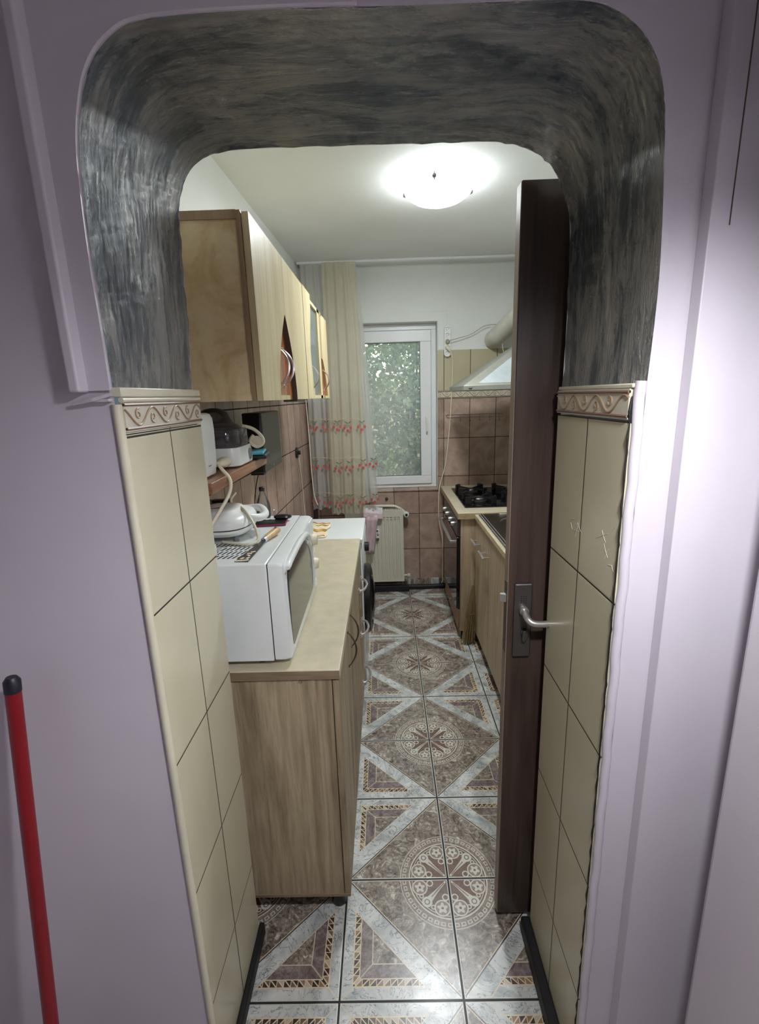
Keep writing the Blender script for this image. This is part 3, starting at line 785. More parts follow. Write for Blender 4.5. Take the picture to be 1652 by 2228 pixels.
b = nb(); cv = arch_half(0, 0, 1.602, .130, za, UZ0-.001, False)
prism(b, cv+[(1.602, UZ1-.002), (1.984, UZ1-.002), (1.984, UZ0-.001)], 'x', UX-.016, UX); obj('door', b, MT['maple'], w1)
b = nb(); pts = [(UX-.0165, y, z) for y, z in cv]
for (p, q) in zip(cv[:-1], cv[1:]):
    vs = [b.verts.new(v) for v in ((UX-.0162, p[0]-.0008, p[1]), (UX-.0003, p[0]-.0008, p[1]), (UX-.0003, q[0]-.0008, q[1]), (UX-.0162, q[0]-.0008, q[1]))]; b.faces.new(vs)
obj('arch_edge', b, MT['dark_edge'], w1)
b = nb(); box(b, UX-.024, UX-.0165, 1.44, 1.76, UZ0+.001, 1.85); obj('recessed_panel', b, MT['cherry_v'], w1)
for y in (1.515, 1.590):
    obj('handle', bow_handle((UX-.016, y, 1.612), (UX-.016, y, 1.725), (.034, 0, 0), .0032), MT['chrome'], w1, smooth=True)
w2 = thing('wall_cabinet', 'narrow maple wall cabinet with wavy grey glass door beside the curtain', 'cabinet', (-.46, 2.38, UZ0))
b = nb(); box(b, -.628, UX-.018, 1.990, 2.004, UZ0, UZ1-.02); box(b, -.608, UX-.018, 2.755, 2.769, UZ0, UZ1-.02); box(b, -.60, UX-.018, 2.004, 2.755, UZ0, UZ0+.016); box(b, -.60, UX-.018, 2.004, 2.755, UZ1-.034, UZ1-.02)
obj('carcass', b, MT['maple'], w2)
def sx(z): return 2.155+.030*math.sin((z-UZ0)/(UZ1-UZ0)*2*PI+1.9)*(1.0)
b = nb(); zz = [UZ0+(UZ1-UZ0)*k/24 for k in range(25)]
prism(b, [(1.990, UZ0-.001), ]+[(sx(z), z) for z in zz]+[(1.990, UZ1)], 'x', UX-.016, UX+.001); obj('door', b, MT['maple'], w2)
b = nb(); box(b, UX-.016, UX, 2.17, 2.56, UZ0, UZ0+.014); box(b, UX-.016, UX, 2.17, 2.56, UZ1-.034, UZ1-.02); box(b, UX-.016, UX, 2.40, 2.47, UZ0, UZ1-.02); obj('door_frame', b, MT['maple'], w2)
b = nb(); box(b, UX-.012, UX-.009, 2.12, 2.42, UZ0+.012, UZ1-.034); obj('glass', b, MT['cab_glass'], w2)
b = nb(); box(b, UX-.018, UX+.001, 2.47, 2.53, 1.76, UZ1-.022); obj('stile', b, MT['brown_edge'], w2)
b = nb(); prism(b, [(2.53, UZ0-.001), (2.769, UZ0-.001), (2.769, UZ1-.022), (2.53, UZ1-.022), (2.53, 1.77), (2.60, 1.72), (2.66, 1.64), (2.69, UZ0+.012), (2.53, UZ0+.012)], 'x', UX-.016, UX); obj('door', b, MT['maple'], w2)
b = nb(); box(b, UX-.019, UX-.012, 2.47, 2.70, UZ0+.012, 1.765); obj('recessed_panel', b, MT['cherry_v'], w2)
for y in (2.16, 2.58):
    obj('handle', bow_handle((UX-.008, y, 1.612), (UX-.008, y, 1.71), (.03, 0, 0), .003), MT['chrome'], w2, smooth=True)
b = nb(); box(b, -.36, -.31, 1.78, 1.96, 1.562, 1.5705); single('under_cabinet_bracket', b, MT['dull_metal'], 'flat dull metal bracket under the arched wall cabinet', 'bracket', bevel=.001)

# ---- cherry shelf
sf = thing('wall_shelf', 'reddish cherry wood shelf on the left wall under the wall cabinet', 'shelf', (-.53, 1.39, 1.357))
b = nb(); box(b, -.652, -.411, 1.118, 1.664, 1.357, 1.384); obj('board', b, MT['cherry'], sf, bevel=.0015)
for y in (1.14, 1.62):
    b = nb(); box(b, -.652, -.560, y, y+.012, 1.345, 1.3568); box(b, -.655, -.643, y, y+.012, 1.25, 1.345); obj('bracket', b, MT['dull_metal'], sf)

# white rounded box on the shelf (speaker / router)
rt = thing('speaker', 'tall white rounded device standing at the near end of cherry shelf', 'device', (-.50, 1.19, 1.3845))
b = nb(); rr = []
for z, k in ((1.385, .80), (1.389, .90), (1.42, .97), (1.50, 1.0), (1.530, .98), (1.541, .90), (1.544, .80)):
    rr.append([(x_, y_, z) for x_, y_ in [(-.495+(px)*k, 1.208+(py)*k) for px, py in rrect(-.055, .055, -.062, .062, .016, 4)]])
rings(b, rr); obj('body', b, MT['white_plastic'], rt, smooth=True)
b = nb(); box(b, -.452, -.446, 1.1448, 1.1456, 1.405, 1.4065); obj('label_text', b, MT['grey_print'], rt)
b = nb(); tube(b, [(-.4387, 1.19, 1.415), (-.4387, 1.205, 1.416)], .0012, 5); obj('logo', b, MT['grey_print'], rt)

# juicer
jc = thing('citrus_juicer', 'white citrus juicer with smoky transparent cone lid on cherry shelf', 'juicer', (-.49, 1.44, 1.3845))
b = nb(); rr = []
JX, JY = -.498, 1.445
for z, k in ((1.386, .92), (1.390, 1.0), (1.41, 1.02), (1.428, 1.0), (1.441, .97)):
    rr.append([(JX+px*k, JY+py*k, z) for px, py in rrect(-.082, .082, -.085, .085, .03, 5)])
rings(b, rr); obj('base', b, MT['white_plastic'], jc, smooth=True)
b = nb(); rings(b, [[(JX+px*k, JY+py*k, z) for px, py in rrect(-.08, .08, -.083, .083, .05, 6)] for z, k in ((1.4415, .97), (1.450, 1.0), (1.485, .98), (1.492, .95))], cap=False); obj('bowl', b, MT['smoke'], jc, smooth=True)
b = nb(); lathe(b, (JX, JY, 1.4420), [(.022, 0), (.017, .02), (.015, .045), (.022, .05)], 18); obj('spindle', b, MT['grey_print'], jc, smooth=True)
b = nb(); lathe(b, (JX-.006, JY, 1.486), [(.078, 0), (.080, .006), (.070, .014), (.054, .026), (.047, .040), (.040, .054), (.026, .063), (.008, .067)], 36); obj('dome_lid', b, MT['smoke'], jc, smooth=True)
b = nb(); lathe(b, (JX-.006, JY, 1.470), [(.062, 0), (.066, .004), (.066, .014)], 30); obj('strainer', b, plain('dark_smoke', (62, 56, 60), .3), jc, smooth=True)
b = nb(); cyl(b, (JX+.0825, JY+.035, 1.414), (JX+.0855, JY+.035, 1.414), .017, 24); obj('dial', b, MT['grey_print'], jc, bevel=.001)
b = nb(); tube(b, [(JX+.060, JY+.05, 1.497), (JX+.090, JY+.065, 1.486), (JX+.112, JY+.075, 1.462), (JX+.115, JY+.078, 1.440), (JX+.095, JY+.072, 1.430), (JX+.078, JY+.066, 1.448), (JX+.090, JY+.068, 1.466)], .0055, 10, smooth=5); lathe(b, (JX+.097, JY+.0725, 1.447), [(.016, 0), (.016, .006)], 18, axis=(0, 1, 0))
b2 = obj('spout', b, MT['ivory_plastic'], jc, smooth=True)

# plug + cable in front of the juicer, going down behind the column
pc = thing('power_plug', 'cream mains plug with thick cable hanging over the shelf front', 'plug', (-.43, 1.30, 1.386))
b = nb(); rings(b, [[Vector((-.442, 1.30, 1.409))+Vector((x_, 0, z_))*1.0+Vector((0, yy, 0)) for x_, z_ in [(math.cos(t)*.017*k, math.sin(t)*.014*k) for t in [2*PI*i/14 for i in range(14)]]] for yy, k in ((.03, .95), (.012, 1.05), (-.004, 1.0), (-.022, .72), (-.034, .5))])
obj('plug_body', b, MT['ivory_plastic'], pc, smooth=True)
b = nb(); tube(b, [(-.442, 1.268, 1.408), (-.428, 1.250, 1.398), (-.405, 1.235, 1.372), (-.404, 1.215, 1.34), (-.425, 1.19, 1.30), (-.455, 1.17, 1.255), (-.50, 1.15, 1.21), (-.53, 1.14, 1.19)], .0046, 10, smooth=6)
obj('cable', b, MT['ivory_plastic'], pc, smooth=True)

# phone and wallet at the shelf end
b = nb(); box(b, -.47, -.39, 1.545, 1.662, 1.3848, 1.400, rot=Matrix.Rotation(.12, 3, 'Z')); single('wallet', b, MT['black_leather'], 'black leather wallet lying at the far end of the cherry shelf', 'wallet', bevel=.005)
b = nb(); box(b, -.465, -.398, 1.535, 1.655, 1.4012, 1.4095, rot=Matrix.Rotation(.16, 3, 'Z')); single('mobile_phone', b, MT['blue'], 'phone in light blue case lying on top of black wallet', 'phone', bevel=.003)

# television
tv = thing('television', 'small flat television with grey screen mounted on tiled left wall', 'television', (-.55, 1.95, 1.30))
TX = -.474
b = nb(); box(b, -.545, TX, 1.872, 2.195, 1.290, 1.524); obj('casing', b, MT['black_plastic'], tv, bevel=.005)
b = nb(); box(b, TX-.001, TX+.003, 1.876, 2.19, 1.292, 1.522); obj('bezel', b, MT['screen_bezel'], tv, bevel=.001)
b = nb(); box(b, TX+.0025, TX+.0040, 1.884, 2.180, 1.320, 1.518); obj('screen', b, MT['grey_screen'], tv)
b = nb(); box(b, TX+.003, TX+.004, 2.02, 2.03, 1.302, 1.308); obj('logo', b, MT['metal'], tv)
b = nb(); box(b, -.632, -.545, 1.96, 2.08, 1.36, 1.46); obj('wall_mount', b, MT['black_plastic'], tv)
b = nb(); box(b, -.53, TX-.006, 1.878, 1.93, 1.283, 1.290); obj('base_edge', b, MT['black_plastic'], tv)
b = nb(); tube(b, [(-.50, 1.88, 1.292), (-.515, 1.88, 1.24), (-.528, 1.885, 1.17), (-.52, 1.88, 1.12), (-.51, 1.87, 1.07)], .0022, 6, smooth=5); obj('cable', b, MT['black_rubber'], tv)

# ---- microwave
mw = thing('microwave_oven', 'white microwave oven on the beige worktop by the arch', 'microwave', (-.44, 1.46, CT))
MX, MY0, MY1, MZ0, MZ1 = -.318, 1.184, 1.715, .874, 1.156
b = nb(); box(b, -.602, MX, MY0, MY1, MZ0, MZ1); obj('body', b, MT['white_enamel'], mw, bevel=.004)
b = nb(); rr = []
for x_, i_ in ((MX+.003, .001), (MX+.030, .001), (MX+.040, .004), (MX+.044, .010)):
    rr.append([(x_+(.006 if z_ < 1.0 else 0)*(1 if i_ > .002 else 0), y_, z_) for y_, z_ in rrect(MY0+i_, MY1-i_, MZ0+i_, MZ1-i_, .008)])
rings(b, rr); fr = obj('front_frame', b, MT['white_enamel'], mw, smooth=True)
b = nb(); box(b, MX, MX+.003, MY0+.003, MY1-.003, MZ0+.003, MZ1-.003); obj('gap', b, MT['black_plastic'], mw)
FX = MX+.044
glass = [(1.222, 1.118), (1.30, 1.128), (1.38, 1.132), (1.47, 1.128), (1.53, 1.112), (1.575, 1.082), (1.600, 1.040), (1.612, .985), (1.606, .925), (1.560, .915), (1.44, .912), (1.32, .908), (1.226, .904), (1.214, .93), (1.212, 1.00), (1.215, 1.08)]
b = nb(); prism(b, [(q.x, q.y) for q in catmull([Vector((y_, z_, 0)) for y_, z_ in glass]+[Vector((glass[0][0], glass[0][1], 0))], 4)[:-1]], 'x', FX-.002, FX+.0060); obj('door_glass', b, MT['dark_glass'], mw)
b = nb()
for off, m_ in ((0, 0),):
    pts = [(FX+.006, y_+.006, z_) for y_, z_ in ((1.535, 1.105), (1.578, 1.075), (1.606, 1.03), (1.618, .985), (1.612, .925))]
    tube(b, pts, .006, 8, smooth=5)
obj('door_trim', b, MT['white_enamel'], mw, smooth=True)
b = nb(); pts = [(FX+.004, y_, z_) for y_, z_ in ((1.215, 1.132), (1.25, 1.139), (1.36, 1.144), (1.47, 1.142), (1.55, 1.128), (1.60, 1.09))]
tube(b, pts, [.006]+[.009]*2+[.0105]*20+[.008]*2, 10, smooth=5, flat=1.0); obj('handle', b, MT['white_enamel'], mw, smooth=True)
b = nb(); box(b, FX-.002, FX+.003, 1.63, 1.705, .885, 1.148); obj('control_panel', b, MT['white_plastic'], mw, bevel=.002)
for z_ in (1.075, .985):
    b = nb(); cyl(b, (FX+.003, 1.668, z_), (FX+.022, 1.668, z_), .022, 24, .018); obj('knob', b, MT['ivory_plastic'], mw, bevel=.003)
b = nb(); prism(b, [(1.655, .895), (1.685, .895), (1.685, .925), (1.655, .925)], 'x', FX+.003, FX+.006); obj('door_button', b, MT['white_plastic'], mw, bevel=.002)
b = nb(); box(b, FX-.0035, FX+.0008, 1.196, 1.210, 1.120, 1.1235); obj('brand_mark', b, MT['red_print'], mw)
b = nb(); box(b, FX-.001, FX+.0025, 1.205, 1.222, .884, .898); obj('badge', b, MT['grey_print'], mw, bevel=.001)
b = nb()
for r in range(4):
    for k in range(13):
        y_ = 1.235+r*.036; x_ = -.545+k*.0135
        vs = [b.verts.new(p) for p in ((x_, y_, MZ1+.0006), (x_+.0055, y_, MZ1+.0006), (x_+.013, y_+.028, MZ1+.0006), (x_+.0075, y_+.028, MZ1+.0006))]; b.faces.new(vs)
obj('vent_slots', b, MT['black_plastic'], mw)
for x_, y_ in ((-.57, 1.22), (-.36, 1.22), (-.57, 1.68), (-.36, 1.68)):
    b = nb(); cyl(b, (x_, y_, CT), (x_, y_, MZ0+.001), .014, 14); obj('foot', b, MT['black_rubber'], mw)

# ---- sandwich toaster on the microwave
TZ = MZ1
sm = thing('sandwich_toaster', 'white rounded sandwich toaster with looped handle on top of microwave', 'toaster', (-.52, 1.47, TZ))
def slab(bm, cx, cy, rx, ry, prof, n=28, p=3.0):
    rr = []; prof = [(TZ+.014+(z-TZ-.014)*1.14, k) for z, k in prof]
    for z, k in prof:
        rr.append([(cx+rx*k*math.copysign(abs(math.cos(t))**(2/p), math.cos(t)), cy+ry*k*math.copysign(abs(math.sin(t))**(2/p), math.sin(t)), z) for t in [2*PI*i/n for i in range(n)]])
    return rings(bm, rr)
SX_, SY_ = -.520, 1.475
b = nb(); slab(b, SX_, SY_, .098, .115, [(TZ+.014, .72), (TZ+.020, .92), (TZ+.030, 1.0), (TZ+.036, 1.0)]); obj('lower_shell', b, MT['white_plastic'], sm, smooth=True)
b = nb(); slab(b, SX_, SY_, .097, .114, [(TZ+.0365, .98), (TZ+.0392, .98)]); obj('seam', b, MT['black_plastic'], sm)
b = nb(); slab(b, SX_, SY_, .098, .115, [(TZ+.0395, 1.0), (TZ+.052, 1.0), (TZ+.064, .93), (TZ+.070, .80), (TZ+.074, .66), (TZ+.080, .60), (TZ+.083, .52)]); obj('upper_shell', b, MT['white_plastic'], sm, smooth=True)
b = nb(); hp = [(SX_+.045, SY_-.02, TZ+.070), (SX_+.085, SY_-.035, TZ+.067), (SX_+.118, SY_-.005, TZ+.056), (SX_+.125, SY_+.045, TZ+.056), (SX_+.10, SY_+.085, TZ+.067), (SX_+.06, SY_+.095, TZ+.064), (SX_+.02, SY_+.075, TZ+.066)]
tube(b, hp, .0125, 12, smooth=5); obj('handle', b, MT['white_plastic'], sm, smooth=True)
b = nb(); prism(b, [(SX_-.025, SY_-.03), (SX_+.018, SY_-.022), (SX_+.004, SY_-.012)], 'z', TZ+.0930, TZ+.0940); obj('marking', b, plain('dark_red_mark', (96, 48, 44), .5), sm)
for dx in (-.06, .06):
    for dy in (-.07, .07):
        b = nb(); cyl(b, (SX_+dx, SY_+dy, TZ+.0005), (SX_+dx, SY_+dy, TZ+.018), .009, 12); obj('foot', b, MT['grey_print'], sm)
b = nb(); tube(b, [(SX_+.01, 1.60, TZ+.112), (SX_+.0, 1.575, TZ+.095), (SX_+.012, 1.55, TZ+.078), (SX_+.05, 1.50, TZ+.086), (SX_+.09, 1.435, TZ+.080), (SX_+.125, 1.39, TZ+.045), (SX_+.135, 1.37, TZ+.012), (SX_+.115, 1.345, TZ+.006), (SX_+.075, 1.355, TZ+.006), (SX_+.03, 1.37, TZ+.008)], .0042, 10, smooth=7)
obj('cable', b, MT['ivory_plastic'], sm, smooth=True)
# white plug by the column
pl = thing('power_plug', 'white two-pin plug lying on the microwave in front of the toaster', 'plug', (-.495, 1.25, TZ))
b = nb(); rings(b, [[Vector((-.487+math.cos(.5)*d-math.sin(.5)*px*k, 1.262+math.sin(.5)*d*.3+math.cos(.5)*px*k*.6, TZ+.019+pz*k)) for px, pz in rrect(-.018, .018, -.017, .017, .008, 4)] for d, k in ((-.034, .5), (-.02, .8), (0, 1.0), (.012, 1.0))]); obj('plug_body', b, MT['white_plastic'], pl, smooth=True)
b = nb()
for s_ in (-.007, .009): tube(b, [(-.477, 1.262+s_, TZ+.019), (-.458, 1.268+s_, TZ+.019)], .0022, 8)
obj('pins', b, MT['metal'], pl)
b = nb(); box(b, -.4775, -.4755, 1.256, 1.272, TZ+.010, TZ+.028); obj('face', b, MT['black_plastic'], pl)

# ---- bottle, tablet, phone, keys, scraper
bt = thing('glass_bottle', 'small clear bottle with black cap half full of water behind tablet', 'bottle', (-.452, 1.690, TZ))
BX, BY = -.444, 1.690
b = nb(); lathe(b, (BX, BY, TZ+.001), [(.020, 0), (.0245, .003), (.025, .040), (.0225, .056), (.013, .082), (.0085, .092), (.0085, .100)], 28); obj('glass', b, MT['clear'], bt, smooth=True)
b = nb(); lathe(b, (BX, BY, TZ+.003), [(.019, 0), (.0232, .003), (.0235, .042)], 28); obj('water', b, MT['clear'], bt, smooth=True)
b = nb(); lathe(b, (BX, BY, TZ+.099), [(.0095, 0), (.0100, .002), (.0100, .013), (.0088, .014)], 20); obj('cap', b, MT['black_plastic'], bt, smooth=True)
tb = thing('tablet', 'black tablet in magenta case lying on the microwave beside the bottle', 'tablet', (-.405, 1.60, TZ))
rz = Matrix.Rotation(.10, 3, 'Z')
b = nb(); box(b, -.452, -.345, 1.560, 1.650, TZ+.0006, TZ+.0075, rot=rz); obj('case', b, MT['magenta'], tb, bevel=.002)
b = nb(); box(b, -.449, -.348, 1.563, 1.647, TZ+.0076, TZ+.0088, rot=rz); obj('screen', b, MT['black_plastic'], tb)
kf = thing('key_fob', 'black car key fob with metal ring lying on the tablet', 'key', (-.37, 1.63, TZ+.009))
b = nb(); lathe(b, (-.365, 1.640, TZ+.0092), [(.016, 0), (.019, .004), (.017, .010), (.008, .013)], 24, sx=1.7, sy=.9); obj('fob', b, MT['black_plastic'], kf, smooth=True)
b = nb(); tube(b, [(-.396, 1.650+math.cos(t)*.010, TZ+.024+math.sin(t)*.014) for t in [2*PI*i/18 for i in range(19)]], .0012, 6); obj('ring', b, MT['metal'], kf, smooth=True)
b = nb()
for i, (dx, dy) in enumerate(((0, 0), (.010, .004), (.020, .002), (-.008, .006))): lathe(b, (-.418+dx, 1.622+dy, TZ+.0090), [(.004, 0), (.0055, .002), (.003, .004)], 10, sx=1.8)
single('wrapped_sweets', b, MT['white_plastic'], 'small crumpled white wrapper lying on the black tablet', 'wrapper', smooth=True)
sc_ = thing('putty_knife', 'putty knife with beech handle and paint-flecked steel blade on microwave', 'putty knife', (-.38, 1.35, TZ))
A_ = Vector((-.388, 1.205, TZ+.001)); Bv = Vector((-.368, 1.378, TZ+.006)); Cv = Vector((-.345, 1.472, TZ+.012))
dd = (Bv-A_).normalized(); ss = Vector((dd.y, -dd.x, 0)).normalized()
b = nb(); rings(b, [[A_-ss*.019, A_+ss*.019, A_+ss*.019+Vector((0, 0, .0012)), A_-ss*.019+Vector((0, 0, .0012))],
                    [A_.lerp(Bv, .55)-ss*.012, A_.lerp(Bv, .55)+ss*.012, A_.lerp(Bv, .55)+ss*.012+Vector((0, 0, .0014)), A_.lerp(Bv, .55)-ss*.012+Vector((0, 0, .0014))],
                    [Bv-ss*.006, Bv+ss*.006, Bv+ss*.006+Vector((0, 0, .003)), Bv-ss*.006+Vector((0, 0, .003))]])
obj('blade', b, MT['dull_metal'], sc_)
b = nb()
for q, s_ in ((.02, -.012), (.03, .002), (.05, .012), (.12, -.006), (.14, .010), (.25, .004), (.34, .0), (.42, .006)):
    p = A_.lerp(Bv, q)+ss*s_*.9+Vector((0, 0, .0022)); box(b, p.x-.007, p.x+.006, p.y-.0035, p.y+.003, p.z-.001, p.z+.0003, rot=Matrix.Rotation(q*9, 3, 'Z'))
obj('paint_flecks', b, MT['cream_cloth'], sc_)
b = nb(); cyl(b, Bv-(Cv-Bv)*.06+Vector((0, 0, .003)), Bv+(Cv-Bv)*.08+Vector((0, 0, .003)), .0085, 16); obj('ferrule', b, MT['chrome'], sc_, smooth=True)
b = nb(); tube(b, [Bv.lerp(Cv, t)+Vector((0, 0, .004)) for t in (.08, .25, .5, .75, .92, 1.0)], [.009, .0115, .0125, .0135, .012, .006], 14, flat=.8); hn = obj('handle', b, MT['light_wood'], sc_, smooth=True)
b = nb(); lathe(b, Bv.lerp(Cv, .80)+Vector((0, 0, .0150)), [(.005, 0), (.005, .0006)], 16, sx=.8, sy=1.5); obj('hang_hole', b, MT['dark_edge'], sc_)
# dark gadget behind toaster
b = nb(); box(b, -.632, -.555, 1.60, 1.69, TZ+.001, TZ+.075, rot=Matrix.Rotation(.2, 3, 'Z')); box(b, -.60, -.535, 1.61, 1.64, TZ+.076, TZ+.086); single('charger_box', b, MT['black_plastic'], 'black boxy object half hidden behind the white sandwich toaster', 'charger', bevel=.004)
# wall cable and knobs on the left wall
b = nb(); x_ = xwall(3.25)+.001; cyl(b, (x_, 3.27, 1.215), (x_+.012, 3.27, 1.215), .036, 24); cyl(b, (x_+.012, 3.27, 1.215), (x_+.03, 3.27, 1.215), .014, 16)
single('wall_hook_disc', b, MT['black_plastic'], 'round black disc hook on the rose tiles of the left wall', 'hook', bevel=.002)
b = nb(); tube(b, [(xwall(3.2)+.012, 3.30, 1.19), (xwall(3.3)+.008, 3.35, 1.05), (xwall(3.3)+.008, 3.38, .90), (xwall(3.3)+.010, 3.39, .70)], .0028, 6, smooth=6)
single('hanging_string', b, MT['ivory_plastic'], 'thin white string hanging down the left wall from black disc hook', 'string', smooth=True)
b = nb(); tube(b, [(-.565, 3.60, 1.56), (-.560, 3.61, 1.30), (-.557, 3.60, 1.05), (-.545, 3.59, .85), (-.52, 3.57, .78)], .004, 6, smooth=6)
single('corner_cable', b, MT['ivory_plastic'], 'pale cable running down the far left corner beside the curtain', 'cable', smooth=True)

# ================================================================== CURTAIN
ct = thing('curtain', 'sheer voile curtain with embroidered cherries hanging left of the window', 'curtain', (-.33, 3.64, CEIL-.02))
def cur(bm_, x0f, x1f, z0f, ztop, y0, amp, freq, ph, nx=120, nz=46):
    rows = []
    for j in range(nz+1):
        t = j/nz; row = []
        for i in range(nx+1):
            s_ = i/nx; zb_ = z0f(s_); z = zb_+(ztop-zb_)*t; x = x0f(z)+(x1f(z)-x0f(z))*s_
            y = y0+amp*(.55+.45*(1-t))*(math.sin(s_*freq+ph+.5*math.sin(z*1.7))+.35*math.sin(s_*freq*2.3+1+z))
            row.append(bm_.verts.new((x, y, z)))
        rows.append(row)
    for j in range(nz):
        for i in range(nx): bm_.faces.new((rows[j][i], rows[j][i+1], rows[j+1][i+1], rows[j+1][i]))
    return bm_
ZT = CEIL-.018
b = nb(); xl_ = lambda z: -.552-.018*(2.45-z)/1.7; xr_ = lambda z: -.166+.104*min(1, max(0, (2.45-z)/1.65))**.7
hem = lambda s_: .715+.014*abs(math.sin(s_*26))+.055*s_
cur(b, xl_, xr_, hem, ZT, 3.655, .012, 38, .4); obj('sheer_panel', b, MT['sheer'], ct, smooth=True)
b = nb(); xl2 = lambda z: -.40-.02*(2.45-z)/1.7; xr2 = lambda z: -.168+.02*math.sin((2.45-z)*1.6)
cur(b, xl2, xr2, lambda s_: .690+.012*abs(math.sin(s_*16)), ZT, 3.605, .010, 22, 1.4); obj('cream_panel', b, MT['sheer_cream'], ct, smooth=True)
rg = random.Random(5)
for zrow in (1.345, 1.060, .790):
    for k in range(6):
        x = -.525+k*.088+rg.uniform(-.008, .008)
        if zrow < .9: x -= .010
        if x > -.055 or (x > -.12 and zrow > 1.2): continue
        y = 3.578 if x > -.42 else 3.628
        if x > -.155: y = 3.630
        z = zrow+rg.uniform(-.012, .012)
        b = nb()
        for dx, dz in ((-.024, .006), (0, -.014), (.024, .008)):
            lathe(b, (x+dx, y, z+dz), [(.0115, 0), (.0115, .0012)], 14, axis=(0, -1, 0), sx=.85)
        nred = len(b.faces)
        for sx_, a in ((-.008, 2.5), (.016, .8)):
            c = Vector((x+sx_, y, z+.046)); d = Vector((math.cos(a), 0, math.sin(a)*.7)); n_ = Vector((-d.z, 0, d.x))
            f = [b.verts.new(q) for q in (c-d*.020, c+n_*.0055, c+d*.020, c-n_*.0055)]; b.faces.new(f)
        tube(b, [(x-.020, y, z+.014), (x-.004, y, z+.040), (x+.020, y, z+.016)], .0011, 4, smooth=3)
        o = obj('cherry_motif', b, MT['cherry_red'], ct); o.data.materials.append(MT['leaf_green'])
        for f in o.data.polygons:
            if f.index >= nred: f.material_index = 1
    b = nb(); tube(b, [(-.55+i*.0125, 3.628 if -.55+i*.0125 < -.42 else 3.578, zrow+.072+.004*math.sin(i*1.3)) for i in range(31)], .0016, 4)
    obj('embroidered_line', b, MT['cream_thread'], ct)

# ================================================================== RADIATOR WALL
rd = thing('radiator', 'cream panel radiator under the window', 'radiator', (-.08, 3.74, .09))
RX0, RX1, RZ0, RZ1 = -.33, .130, .092, .682
b = nb(); pts = []
nx = 14; pitch = (RX1-RX0-.04)/nx
prof = [(RX0, 3.700), (RX0+.02, 3.700)]
for k in range(nx):
    x = RX0+.02+k*pitch; prof += [(x+.006, 3.700), (x+.010, 3.706), (x+pitch-.010, 3.706), (x+pitch-.006, 3.700)]
prof += [(RX1, 3.700), (RX1, 3.716), (RX0, 3.716)]
prism(b, prof, 'z', RZ0+.03, RZ1-.045); box(b, RX0, RX1, 3.6995, 3.716, RZ0, RZ0+.03); box(b, RX0, RX1, 3.6995, 3.716, RZ1-.045, RZ1)
obj('front_panel', b, MT['radiator'], rd)
b = nb(); box(b, RX0, RX1, 3.760, 3.776, RZ0, RZ1); obj('rear_panel', b, MT['radiator'], rd)
b = nb(); box(b, RX0, RX1+.002, 3.712, 3.772, RZ1+.002, RZ1+.008); box(b, RX1-.002, RX1+.002, 3.705, 3.772, RZ0, RZ1+.002)
obj('grille_cover', b, MT['radiator'], rd)
b = nb()
for k in range(34): box(b, RX0+.02+k*.0128, RX0+.0265+k*.0128, 3.718, 3.765, RZ1+.0082, RZ1+.0088)
obj('grille_slots', b, MT['grey_print'], rd)
for zz_ in (RZ1-.060, RZ0+.034):
    b = nb()
    for k in range(nx):
        x = RX0+.02+(k+.5)*pitch; box(b, x-.007, x+.007, 3.6975, 3.6995, zz_, zz_+.004)
    obj('rib_ends', b, MT['ivory_plastic'], rd)
b = nb(); tube(b, [(-.33, 3.775, .715), (.02, 3.770, .712), (.09, 3.765, .70), (.135, 3.755, .672), (.150, 3.745, .652)], .011, 10, smooth=5); tube(b, [(.128, 3.745, .648), (.152, 3.745, .648)], .012, 10); obj('supply_pipe', b, MT['radiator'], rd, smooth=True)
b = nb(); lathe(b, (.158, 3.750, .648), [(.017, 0), (.023, .008), (.023, .032), (.018, .04)], 20, axis=(0, -1, 0)); vl = obj('thermostat_valve', b, MT['white_plastic'], rd, smooth=True)
b = nb(); lathe(b, (.158, 3.709, .648), [(.0105, 0), (.0105, .002)], 16, axis=(0, -1, 0)); obj('valve_cap', b, MT['black_plastic'], vl)
b = nb(); tube(b, [(.130, 3.74, .128), (.160, 3.74, .130)], .008, 10); lathe(b, (.170, 3.752, .130), [(.012, 0), (.015, .006), (.015, .022), (.009, .026)], 16, axis=(0, -1, 0)); tube(b, [(.17, 3.74, .13), (.172, 3.75, .08), (.172, 3.76, .01)], .008, 8); obj('return_valve', b, MT['radiator'], rd, smooth=True)
b = nb(); box(b, -.088, -.062, 3.678, 3.6985, .470, .545); me_ = obj('heat_meter', b, MT['white_plastic'], rd, bevel=.003)
b = nb(); box(b, -.082, -.070, 3.6765, 3.678, .525, .536); box(b, -.080, -.068, 3.6765, 3.678, .495, .503); box(b, -.078, -.072, 3.6765, 3.678, .510, .516); obj('meter_marks', b, MT['black_plastic'], me_)
b = nb(); box(b, -.083, -.066, 3.680, 3.6985, .452, .468); obj('meter_bracket', b, MT['dull_metal'], me_)
for x in (-.25, .06):
    b = nb(); box(b, x, x+.02, 3.7165, YW-.0085, .20, .60); obj('bracket', b, MT['radiator'], rd)
